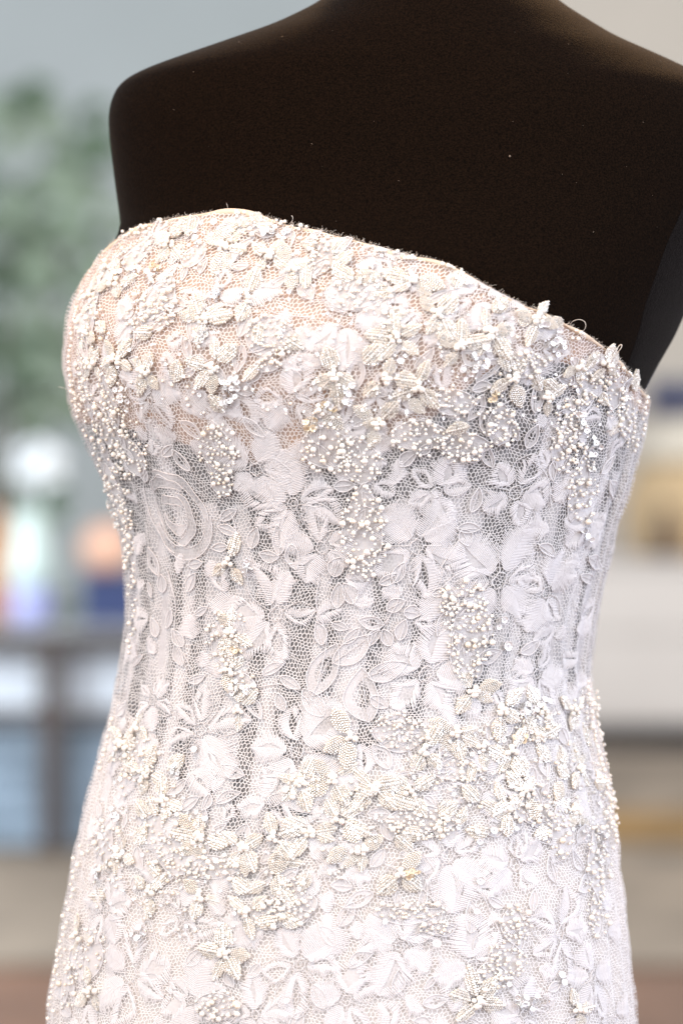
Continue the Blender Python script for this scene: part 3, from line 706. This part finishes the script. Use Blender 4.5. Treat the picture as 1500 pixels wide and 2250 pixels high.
for a in [(715,1470,125,72,18),(800,1525,125,84,-12),(775,1425,100,60,50),(690,1545,80,44,-40),(850,1470,90,50,70),(500,1130,50,26,60),(500,1165,50,26,110),(560,1180,52,30,20),(590,1220,46,30,100),(612,1185,70,32,0),(645,1225,60,34,170),(740,1245,48,40,20),(740,1310,58,34,0),(765,1305,54,36,-30),
          (745,1375,40,22,110),(775,1395,48,24,40),(850,1400,44,28,-30),(870,1330,44,34,60),(905,1345,40,34,100),(830,1545,46,30,120),(1030,1160,55,26,90),(1045,1100,60,28,10),(1020,1180,44,34,150),
          (1165,1420,56,32,60),(1075,1440,60,38,70),(355,1280,44,30,0),(370,1360,48,28,20),(390,1400,52,28,-40),(395,1440,58,24,-30),(340,1380,48,26,-20),(420,1280,50,30,30),(430,1240,44,26,80),(560,1560,60,30,140),
          (600,1470,54,26,60),(640,1500,56,26,120),(690,1460,60,36,20),(700,1390,56,30,-20),(880,1260,50,30,20),(855,1270,46,26,60),(860,880,50,30,0),(1000,1000,50,30,40),(1075,1000,60,30,-20),(1170,960,60,34,20),
          (760,2010,60,36,30),(720,2060,56,30,-40),(790,2110,60,30,60),(870,2160,54,32,10),(960,2200,60,32,80),(700,2190,60,32,-30),(1080,1600,54,30,20),(1200,1680,60,34,10),(1240,1620,50,28,160)]: Lf(*a)
# random fill of the rest
def inside(px, py, m=25):
    z = float(z_of(py)); xl = np.interp(z, ZG, dressL_px); xr = np.interp(z, ZG, dressR_px)
    yt_ = np.interp(px, [p[0] for p in neck_px], [p[1] for p in neck_px])
    return xl+m < px < xr-m and py > yt_+20
tries = 0; nl = 0
while tries < 14000 and nl < 420:
    tries += 1
    px, py = random.uniform(110, 1410), random.uniform(470, 2330)
    if not inside(px, py, 12): continue
    if 330 < px < 850 and 1060 < py < 1760 and random.random() < 0.55: continue
    l = random.uniform(34, 76)
    if any((px-a)**2+(py-b)**2 < (c*0.98+l*0.24)**2 for a, b, c in placed): continue
    if random.random() < 0.55 and py < 2300:
        pa = Patch(px, py, random.uniform(0, 360)); Lm = l*K*1000
        pm = satin_petal(pa, (0, -Lm/2), 0, Lm, Lm*random.uniform(.30, .55), random.choice([0, 0, .3])); pm.build('lace_petal', M['satin'], dress)
        placed.append((px, py, l*0.36))
    else:
        Lf(px, py, l, l*random.uniform(.45, .65), random.uniform(0, 360))
    nl += 1
for pts in [[(500,1110),(520,1160),(510,1215),(470,1260)],[(520,1040),(600,1000),(650,1040)],[(700,1260),(690,1330),(720,1400),(700,1500)],[(860,1250),(880,1310),(840,1380),(800,1400)],[(1010,1180),(980,1230),(960,1260)],
            [(640,860),(690,880),(700,940)],[(360,1240),(390,1320),(380,1400),(430,1480),(420,1560)],[(560,1510),(620,1500),(680,1540),(690,1600)],[(1150,1000),(1200,1040),(1210,1120)],[(720,1980),(800,2020),(840,2100),(900,2120)],
            [(840,1900),(900,1920),(960,1990)],[(1000,1930),(1060,1960),(1100,2060)],[(640,1800),(700,1900),(740,2000)],[(260,1950),(330,2010),(350,2100)],[(1010,880),(1090,900),(1150,860),(1250,820)],[(540,640),(600,690),(690,700)]]: vine(pts)

# ------------------------------------------------------------------ bead work
BV, BQ, BT = sphere_template(6, 4)
def leaf_variant(seed, Lm=18.0, Wm=5.0, style='bugle'):
    r_ = random.Random(seed); mb = MB(); mats = []
    def hgt(x, t): 
        w = Wm*max(0.05, math.sin(math.pi*min(1, max(0, t))**0.8))
        return 1.3*math.sqrt(max(0, 1-(x/w)**2*0.85)) if abs(x) < w*1.05 else 0.5
    # padded base
    o = leaf_outline(Lm, Wm*0.93, 14); c = np.array([[0, Lm*0.5]]); n = len(o)
    rings = [np.concatenate([o, np.zeros((n, 1))], 1)]
    for s, h in ((0.8, 0.6), (0.45, 0.95)):
        q = c+(o-c)*s; rings.append(np.concatenate([q, np.full((n, 1), h)], 1))
    Vb = np.concatenate(rings+[[[0, Lm*0.5, 1.0]]]); i = np.arange(n); j = (i+1) % n
    Qb = np.concatenate([np.stack([i+n*k, j+n*k, j+n*(k+1), i+n*(k+1)], -1) for k in (0, 1)]); Tb = np.stack([i+2*n, j+2*n, np.full(n, 3*n)], -1)
    verts = [Vb]; quads = [Qb]; tris = [Tb]; mq = [np.ones(len(Qb), int)]; mt = [np.ones(len(Tb), int)]; cnt = len(Vb)
    def bead(x, y, z, ax, r, l, gold=False):
        nonlocal cnt
        ax = unit(np.array(ax, float)); u = unit(np.cross(ax, [0, 0.1, 1])); w = np.cross(ax, u)
        P = np.array([x, y, z])+BV[:, :1]*u*r+BV[:, 1:2]*w*r+BV[:, 2:]*ax*l
        verts.append(P); quads.append(BQ+cnt); tris.append(BT+cnt); m = 2 if gold else 0
        mq.append(np.full(len(BQ), m)); mt.append(np.full(len(BT), m)); cnt += len(P)
    step = 1.45 if style == 'bugle' else 1.6
    for sd in (-1, 1):
        y = 0.6
        while y < Lm-0.6:
            d = 0.55 if style == 'bugle' else 0.7; k = 0
            while True:
                x = sd*d*0.86; yy = y+d*0.62; t = yy/Lm
                w = Wm*math.sin(math.pi*min(1, max(0.001, t))**0.85)
                if t > 1.0 or abs(x) > w+0.15 or k > 5: break
                zc = hgt(x, t)+0.25+r_.uniform(-0.25, 0.35)
                if style == 'bugle':
                    bead(x, yy, zc, (sd*(0.8+r_.uniform(-.2, .2)), 0.62+r_.uniform(-.2, .2), -0.35*abs(x)/Wm+r_.uniform(-.25, .25)), 0.60*r_.uniform(.85, 1.12), 1.0*r_.uniform(.8, 1.15), r_.random() < 0.24)
                    d += 1.95
                else:
                    bead(x, yy, zc, (0, 0, 1), 0.72, 0.72, r_.random() < 0.2); d += 1.5
                k += 1
            y += step
    if style == 'bugle':
        y = 1.0
        while y < Lm-0.5: bead(0, y, hgt(0, y/Lm)+0.7, (0, 1, 0.0), 0.55, 0.95); y += 2.0
    V = np.concatenate(verts)*0.001
    me = np_mesh('bead_leaf', V, [np.concatenate(quads), np.concatenate(tris)], False, np.concatenate(mq+mt))
    for m_ in ('bead', 'felt', 'bead_gold'): me.materials.append(M[m_])
    return me
LEAF = [leaf_variant(s, 18, w, 'bugle') for s, w in ((1, 5.6), (2, 6.4), (3, 5.0), (4, 7.0))]+[leaf_variant(s, 18, w, 'round') for s, w in ((5, 5.6), (6, 6.4))]
leaf_list = []
def place(me, name, px, py, h, rot=0.0, scale=1.0, tilt=(0, 0), mat=None, twist=None):
    p, z = locate(px, py)
    z = min(z, float(ztop(p))-0.001)
    P, N, du, dz = lace_at(p, z, h)
    u = unit(np.cross(dz, N)) ; v = unit(np.cross(N, u)); u = np.cross(v, N)
    c, s = math.cos(R(rot)), math.sin(R(rot))
    y_ = v*c+u*s; x_ = u*c-v*s
    Mx = Matrix(((x_[0], y_[0], N[0], P[0]), (x_[1], y_[1], N[1], P[1]), (x_[2], y_[2], N[2], P[2]), (0, 0, 0, 1)))
    o = bpy.data.objects.new(name, me); COL.objects.link(o)
    sc = scale if hasattr(scale, '__len__') else (scale,)*3
    o.matrix_world = Mx @ Matrix.Rotation(tilt[0], 4, 'X') @ Matrix.Rotation(tilt[1], 4, 'Y') @ Matrix.Diagonal((*sc, 1))
    Mw = o.matrix_world.copy(); o.parent = dress; o.matrix_parent_inverse = Matrix.Translation(-Vector(dress.location)); o.matrix_basis = Mw
    return o
def bleaf(px, py, rot, l_px=66, kind=None):
    """beaded leaf centred on a photo pixel, tip towards rot degrees clockwise from up"""
    leaf_list.append((px, py))
    k = kind if kind is not None else random.choice([0, 0, 1, 1, 2, 3, 4, 5])
    s = l_px*K*1000/18.0
    q = l_px*0.5
    return place(LEAF[k], 'bead_leaf', px-math.sin(R(rot))*q, py+math.cos(R(rot))*q, 1.6, rot+random.uniform(-6, 6), (s*random.uniform(.9, 1.12), s, s), (R(random.uniform(-3, 7)), R(random.uniform(-8, 8))))
pearls = []          # (px, py, radius px, extra height mm, gold)
def pearl(px, py, r, h=0.0, gold=False): pearls.append((px, py, r, h, gold))
def sprig(cx, cy, angs, l=62, centre=5):
    for a in angs:
      a += random.uniform(-18, 18); l_ = l*random.uniform(.72, 1.12); l0 = l; g_ = random.uniform(4, 16)
      bleaf(cx+math.sin(R(a))*(l_*0.5+g_), cy-math.cos(R(a))*(l_*0.5+g_), a, l_)
    for k in range(centre):
        a = 360/centre*k+random.uniform(-20, 20); pearl(cx+9*math.sin(R(a)), cy-9*math.cos(R(a)), random.uniform(5.5, 7.5), 0.6)
    pearl(cx, cy, 6.5, 1.6)
def cluster(cx, cy, rx, ry, n, rot=0, gold=0.07, big=0.17):
    pts = []; n = int(n*1.45); lace_leaf(cx, cy, 2.1*max(rx, ry)*K*1000, 0.95*min(rx, ry)*K*1000, 90 if rx > ry else 0, False)
    tr = 0
    while len(pts) < n and tr < n*40:
        tr += 1
        a = random.uniform(0, 2*math.pi); d = math.sqrt(random.random())
        x, y = rx*d*math.cos(a), ry*d*math.sin(a)
        r = random.uniform(5.4, 7.2) if random.random() < big else random.uniform(2.7, 4.5)
        if any((x-q[0])**2+(y-q[1])**2 < (0.72*(r+q[2]))**2 for q in pts): continue
        pts.append((x, y, r)); c, s = math.cos(R(rot)), math.sin(R(rot))
        pearl(cx+x*c-y*s, cy+x*s+y*c, r, random.uniform(0, 1.6), random.random() < gold)
sequins = []
def seq(px, py, r=7.5, gold=False, tilt=None): sequins.append((px, py, r, gold, tilt))
def seq_patch(cx, cy, rx, ry, n, gold=False):
    for k in range(n):
        seq(cx+random.gauss(0, rx*0.5), cy+random.gauss(0, ry*0.5), random.uniform(5.8, 8.2), gold)

# sprays of beaded leaves, as laid out in the photo
sprig(488, 540, [-55, 40, -5, 190, 160, 85], 60)
sprig(447, 702, [-25, -95, 95, 178, 40], 58)
sprig(466, 806, [45, -70, 190, -130], 62)
sprig(735, 822, [-20, -110, 95, 215, 160], 60)
sprig(870, 742, [-30, 60, 195, 130, -90], 58)
sprig(905, 612, [-80, 70, 100, 200], 60)
sprig(1010, 760, [-60, -15, 40, 80, 190], 60)
sprig(1075, 730, [60, 120, 200, -30], 56)
sprig(1180, 700, [0, 70, 190, 250], 52)
sprig(1125, 830, [-40, 30, 170, 230], 56)
sprig(370, 535, [-80, 20, 110, 200], 55)
sprig(250, 620, [-30, 60, 150, 230], 52)
sprig(255, 790, [-100, -30, 60, 110, 190], 55)
sprig(320, 815, [-40, 40, 140, 210], 52)
sprig(200, 800, [0, 60, 130, 220], 46)
sprig(590, 560, [-70, 10, 100, 190], 54)
sprig(545, 655, [10, 190], 62, 2)
sprig(640, 590, [-20, 70, 150], 50, 3)
sprig(960, 690, [-60, 30, 130, 210], 56)
sprig(850, 830, [-10, 100, 220], 58, 4)
sprig(920, 850, [0, 140, 230], 54, 3)
sprig(700, 900, [200, 130], 56, 3)
sprig(830, 930, [-60, 60, 190], 52, 4)
sprig(500, 1235, [10, 215, 130], 58, 3)
sprig(505, 1390, [-50, 20, 110, 200, 160], 54)
sprig(525, 1560, [-20, 40, 190], 56, 3)
sprig(495, 1470, [-100, 150, 60], 50, 3)
sprig(1040, 1520, [70, 130, 220, -40], 56)
sprig(1100, 1560, [60, 120, 200], 58)
sprig(1000, 1610, [-70, 160, 80], 56, 4)
sprig(1060, 1640, [180, 110, -60], 60, 4)
sprig(770, 1620, [-10, 200, 240], 60, 3)
sprig(730, 1710, [-60, 60, 130, 240], 60)
sprig(820, 1730, [80, 120, -30, 200], 58)
sprig(660, 1720, [-60, 30, 150, 220], 52, 6)
sprig(535, 1862, [50, -60, 170, 215, 130], 62)
sprig(440, 1840, [-40, -100, 180, 100, 220], 60)
sprig(600, 1840, [70, -20, 130], 58, 3)
sprig(680, 1830, [60, 110, 200, -60], 62)
sprig(740, 1800, [40, 110, -30], 60, 3)
sprig(795, 1868, [-5, 220, 165, 60], 58)
sprig(880, 1920, [60, 230, 140], 60, 3)
sprig(495, 2095, [-80, 80, 10, 130, 210], 60)
sprig(540, 2005, [40, -60, 160], 56, 4)
sprig(440, 1970, [90, 200, -40], 52, 3)
sprig(270, 1640, [-30, 50, 140, 210], 52)
sprig(320, 1700, [-60, 20, 110, 190], 54)
sprig(360, 1760, [-20, 90, 170], 52, 4)
sprig(300, 1600, [0, 100, 230], 48, 3)
sprig(1150, 1740, [-30, 50, 150, 220], 54)
sprig(1260, 1560, [-40, 40, 150, 210], 52)
sprig(1275, 1690, [-20, 60, 160, 220], 54)
sprig(1265, 1780, [-70, 30, 120, 200], 52)
sprig(1190, 1560, [-50, 150], 50, 3)
sprig(1050, 2205, [-60, 0, 50, 110, 230], 66)
sprig(1270, 2220, [-20, 80, 160], 50, 3)
sprig(1120, 1650, [30, 150, 230], 56, 3)
sprig(930, 1650, [40, 190, 120], 54, 3)
sprig(900, 1740, [-40, 60, 170], 54, 3)
sprig(200, 2180, [-30, 60, 150, 220], 50, 4)
sprig(170, 2060, [0, 100, 200], 46, 3)
sprig(330, 1960, [-50, 60, 170], 50, 3)
sprig(260, 1880, [10, 110, 220], 48, 3)
sprig(1330, 800, [-10, 100, 200], 46, 4)
sprig(1200, 870, [-30, 60, 170], 50, 4)
sprig(1270, 800, [200, 150], 48, 3)
sprig(200, 650, [-20, 60, 150, 220], 46, 4)
sprig(185, 730, [10, 100, 200], 46, 4)
sprig(235, 585, [30, 120, 230], 46, 3)
# pearl clusters
for c in [(350,650,55,55,46),(330,700,60,30,26),(595,740,52,50,42),(590,800,30,16,8),(480,985,46,62,46),(490,1060,26,32,16),(712,565,34,48,30),(790,640,72,46,46),(720,985,62,54,46),(790,1010,52,52,38),
          (925,960,70,40,40),(800,1170,52,108,88),(1028,1385,52,112,96),(985,1320,24,30,14),(1100,930,40,48,34),(1160,800,40,30,22),(1020,980,60,34,30),(1250,930,34,60,36),(1275,1060,34,88,48),(1240,980,30,60,30),
          (1290,850,40,40,30),(1375,920,22,60,32),(500,1400,46,70,40),(530,1500,32,30,16),(880,1605,64,40,46),(660,1725,40,36,24),(930,1810,84,36,62),(1160,1760,46,52,40),(1010,1700,60,30,26),(640,1985,50,54,42),(590,2010,40,30,20),
          (900,2000,80,20,34),(960,2040,40,14,14),(1130,2030,36,42,30),(1110,2110,46,44,34),(1080,2150,40,30,18),(480,2210,52,36,28),(1320,1640,18,90,30),(1340,1770,16,70,30),(1310,1900,24,90,40),(1310,2010,22,50,20),(400,1880,60,50,36),
          (470,1910,60,30,22),(300,1660,44,60,36),(350,1820,60,40,26),(250,950,46,60,44),(290,1000,40,50,34),(240,880,40,60,38),(180,850,24,70,34),(260,1090,26,80,44),(200,700,36,60,32),(285,1200,14,90,26),(230,1860,40,60,24),(200,2100,40,60,22),(150,2150,26,70,26),(300,560,40,40,22),(430,560,34,34,14),(1180,1600,50,34,24),(1230,1830,36,60,26),(1300,1560,20,50,18),(860,700,34,30,14),(560,500,40,18,10),(1000,880,50,34,22),(1350,860,30,40,24)]: cluster(*c)
# beads standing along the outline
for y in range(720, 1440, 13): pearl(np.interp(z_of(y), ZG, dressL_px)+random.uniform(2, 14), y+random.uniform(-3, 3), random.uniform(3.8, 6), 0.5)
for y in range(1580, 2250, 14):
    if y < 1700 or y > 1850: pearl(np.interp(z_of(y), ZG, dressL_px)+random.uniform(0, 8), y, random.uniform(4, 6.4), 0.8)
for y in range(1500, 1870, 13): pearl(np.interp(z_of(y), ZG, dressR_px)-random.uniform(0, 8), y, random.uniform(4.5, 6.6), 0.8)
for y in range(870, 1000, 12): pearl(np.interp(z_of(y), ZG, dressR_px)-random.uniform(0, 10), y, random.uniform(4, 6), 0.6)
# sequins
for c in [(515,845,26,24,22),(505,880,20,14,9),(767,872,14,34,13),(1225,745,36,40,22),(1040,800,32,30,16),(270,880,22,26,9),(545,1245,12,20,8),(530,1512,24,20,14),(1165,1560,34,26,22),(250,1790,20,20,7),(245,1880,30,30,9),
          (225,1920,24,12,6),(1320,1860,12,50,14),(1370,870,18,26,8),(1265,930,18,40,8),(445,745,14,22,10),(470,650,16,14,6),(1150,2205,24,16,16),(380,1690,18,10,5),(1300,980,14,60,10),(310,600,30,16,10),(720,895,20,16,8),(600,510,24,20,9),(640,500,14,14,7),(1290,1140,14,60,10),(420,1800,30,20,7),(310,2060,16,20,6),(1060,1840,20,20,4)]: seq_patch(*c)
for c in [(930,562,46,8,14,True),(345,588,18,12,7,True),(720,890,20,14,6,True),(1085,860,14,20,5,True),(900,1920,24,20,6,True),(700,925,24,16,5,True),(1150,1620,24,18,7,True),(520,1430,14,10,4,True)]: seq_patch(*c)
for (x, y, r) in [(1105,1360,8),(1093,1376,6),(1112,1418,11),(1080,1826,9),(1134,1880,7),(1052,1935,9),(1042,2003,8),(1228,2141,9),(1234,2159,9),(1113,2161,6),(1133,1823,6),(960,1686,7),(910,1710,6),(990,1675,6),(430,1648,9),(390,1706,6),(632,2200,7),(687,2113,6),(1066,762,9),(1100,678,7),(878,792,8),(472,492,9),(1068,765,7),(1255,722,9),(1258,736,8),(1013,758,9),(940,2030,6),(955,2070,10),(1200,2200,6),(1255,2205,6),(845,2025,6)]: seq(x, y, r, False, 0.12)

# extra leaves and beads tucked into the densely worked bust and hip bands
def in_poly(x, y, poly):
    c = False; j = len(poly)-1
    for i_ in range(len(poly)):
        (xi, yi), (xj, yj) = poly[i_], poly[j]
        if (yi > y) != (yj > y) and x < (xj-xi)*(y-yi)/(yj-yi)+xi: c = not c
        j = i_
    return c
bust_poly = [(190,640),(270,540),(420,480),(560,480),(700,520),(900,580),(1100,670),(1300,770),(1390,870),(1370,960),(1150,960),(980,940),(830,960),(700,930),(560,900),(360,920),(200,940),(160,800)]
hip_poly = [(260,1600),(380,1650),(430,1800),(600,1850),(700,1760),(900,1640),(1120,1540),(1290,1520),(1330,1700),(1340,1850),(1200,1830),(1000,1830),(800,1900),(640,2030),(420,2100),(200,2000),(230,1750)]
for poly, n, md in ((bust_poly, 24, 26), (hip_poly, 45, 27)):
    xs = [p[0] for p in poly]; ys = [p[1] for p in poly]; k = 0; tr = 0
    while k < n and tr < 4000:
        tr += 1; x, y = random.uniform(min(xs), max(xs)), random.uniform(min(ys), max(ys))
        if not in_poly(x, y, poly) or any((x-a)**2+(y-b)**2 < md*md for a, b in leaf_list): continue
        bleaf(x, y, random.uniform(0, 360), random.uniform(46, 62)); k += 1
    for k in range(n*8):
        x, y = random.uniform(min(xs), max(xs)), random.uniform(min(ys), max(ys))
        if in_poly(x, y, poly): pearl(x, y, random.uniform(3.0, 4.8), random.uniform(0, 0.8), random.random() < .15)
    for k in range(n*3):
        x, y = random.uniform(min(xs), max(xs)), random.uniform(min(ys), max(ys))
        if in_poly(x, y, poly): seq(x, y, random.uniform(4.5, 6.5), random.random() < 0.3)
for k in range(len(neck_px)*3-3):
    t = k/3; i_ = min(int(t), len(neck_px)-2); f_ = t-i_
    x = neck_px[i_][0]*(1-f_)+neck_px[i_+1][0]*f_; y = neck_px[i_][1]*(1-f_)+neck_px[i_+1][1]*f_
    u_ = random.random()
    if u_ < 0.30: bleaf(x, y+random.uniform(16, 34), random.uniform(-80, 80), random.uniform(36, 56))
    elif u_ < 0.55:
        for q in range(6): seq(x+random.gauss(0, 14), y+abs(random.gauss(6, 8)), random.uniform(4.5, 6.5), random.random() < .5)
    elif u_ < 0.75:
        for q in range(5): pearl(x+random.gauss(0, 14), y+abs(random.gauss(8, 10)), random.uniform(3.4, 5.4), 0.3)
for poly, n in ((bust_poly, 260), (hip_poly, 230)):
    xs = [p[0] for p in poly]; ys = [p[1] for p in poly]
    for k in range(n*2):
        x, y = random.uniform(min(xs), max(xs)), random.uniform(min(ys), max(ys))
        if in_poly(x, y, poly): seq(x, y, random.uniform(3.0, 4.6), False)
# pearls: the largest 300 as single pieces, the small ones joined
def ico(sub, mat, name):
    bm = bmesh.new(); bmesh.ops.create_icosphere(bm, subdivisions=sub, radius=1.0)
    me = bpy.data.meshes.new(name); bm.to_mesh(me); bm.free()
    me.polygons.foreach_set('use_smooth', np.full(len(me.polygons), True)); me.materials.append(mat); return me
I1, I1g = ico(3, M['pearl'], 'pearl'), ico(3, M['pearl_gold'], 'pearl')
pearls.sort(key=lambda q: -q[2])
for (x, y, r, h, g) in pearls[:300]:
    rr = r*K; place(I1g if g else I1, 'pearl', x, y, 1.8+h*0.7+rr*820, 0, rr)
sm = ico(2, M['pearl'], 'tmp'); SVs = np.array([v.co for v in sm.vertices]); STs = np.array([p.vertices for p in sm.polygons])
for gold in (False, True):
    mb = MB()
    for (x, y, r, h, g) in pearls[300:]:
        if g != gold: continue
        p, z = locate(x, y); z = min(z, float(ztop(p))-0.001)
        P, N, _, _ = lace_at(p, z, 1.8+h*0.7+r*K*820); mb.add(P+SVs*r*K, None, STs)
    if mb.n: tag(mb.build('seed_pearls', M['pearl_gold' if gold else 'pearl'], dress, True), kind='stuff')
# sequins: cupped discs with a hole
def sequin_mesh(mat):
    seg = 14; prof = [(0.22, 0.02), (0.55, 0.0), (0.80, 0.06), (1.0, 0.20), (0.97, 0.24), (0.78, 0.10), (0.55, 0.05), (0.24, 0.06)]
    a = np.arange(seg)*2*math.pi/seg; p = np.array(prof)
    V = np.stack([np.cos(a)[:, None]*p[None, :, 0], np.sin(a)[:, None]*p[None, :, 0], np.zeros((seg, 1))+p[None, :, 1]], -1).reshape(-1, 3)
    Q = grid_faces(seg, len(p), True); e = np.arange(seg)
    Q = np.concatenate([Q, np.stack([e*8, e*8+7, ((e+1) % seg)*8+7, ((e+1) % seg)*8], -1)])
    me = np_mesh('sequin', V, Q, False); me.materials.append(mat); return me
Sq, Sqg = sequin_mesh(M['sequin']), sequin_mesh(M['sequin_gold'])
sequins.sort(key=lambda q: -q[2])
for (x, y, r, g, t) in sequins[:300]:
    if not inside(x, y, 4): continue
    tt = 0.5 if t is None else t
    place(Sqg if g else Sq, 'sequin', x, y, 3.0+random.uniform(0, 1.6), 0, r*K, (random.gauss(0, tt), random.gauss(0, tt)))
seq_rest = sequins[300:]
if seq_rest:
    mb = MB(); tV = np.array([v.co for v in Sq.vertices]); tQ = np.array([p.vertices for p in Sq.polygons])
    for (x, y, r, g, t) in seq_rest:
        if not inside(x, y, 4): continue
        p, z = locate(x, y); P, N, du, dz = lace_at(p, z, 3.0+random.random())
        Rm = np.array(Vector(N).to_track_quat('Z', 'Y').to_matrix() @ Matrix.Rotation(random.gauss(0, .5), 3, 'X') @ Matrix.Rotation(random.gauss(0, .5), 3, 'Y'))
        mb.add(P+(tV*r*K) @ Rm.T, tQ)
    tag(mb.build('small_sequins', M['sequin'], dress, True), kind='stuff')

# ------------------------------------------------------------------ loose threads and fibres
mb = MB()
for k in range(1700):
    p = random.uniform(-1.4, 1.45); z = float(ztop(p))
    P, N, du, dz = DRESS.at(p, z-random.uniform(0, 0.0015), 0.0018+random.uniform(-0.001, 0.001))
    d = unit(unit(dz)*random.uniform(.2, 1)+unit(du)*random.gauss(0, .7)+N*random.uniform(-.2, .6)); l = random.choice([1, 1, 1.5, 2.5])*0.0009
    t = np.linspace(0, 1, 4)[:, None]; cu = unit(du)*random.gauss(0, .4)
    Q_ = P+d*t*l+cu*(t**2)*l
    V, Q = tube(Q_, np.tile(N, (4, 1)), 0.00006, 3); mb.add(V, Q)
tag(mb.build('frayed_fibres', M['thread'], dress), kind='stuff')
def thread_px(pts, r, y_off):
    p, z = locate(*pts[0]); P0, _, _, _ = DRESS.at(p, min(z, float(ztop(p))), 0.003)
    q = []
    for k, (x, y) in enumerate(pts):
        Ld = D+P0[1]+y_off*math.sin(math.pi*k/(len(pts)-1)); v = at(x, y, Ld); q.append((v.x, v.y, v.z))
    q = np.array(q); t = np.linspace(0, len(q)-1, 8*len(q)); P = np.stack([smooth(np.interp(t, np.arange(len(q)), q[:, i]), 3) for i in range(3)], 1)
    V, Q = tube(P, np.tile([0.05, -1, 0.1], (len(P), 1)), r, 4); m_ = MB(); m_.add(V, Q); m_.build('loose_thread', M['thread'], dress, True)
thread_px([(1250,722),(1254,706),(1272,700),(1286,706),(1287,720),(1279,728),(1274,738)], 0.00016, -0.004)
thread_px([(1350,786),(1352,770),(1360,758),(1366,756),(1365,764),(1356,774),(1350,784)], 0.00035, -0.003)
thread_px([(160,856),(146,855),(136,851),(128,850)], 0.00012, -0.002)
thread_px([(500,462),(500,452),(497,445)], 0.00012, 0.0)
thread_px([(640,490),(644,478),(640,472)], 0.00016, -0.002)
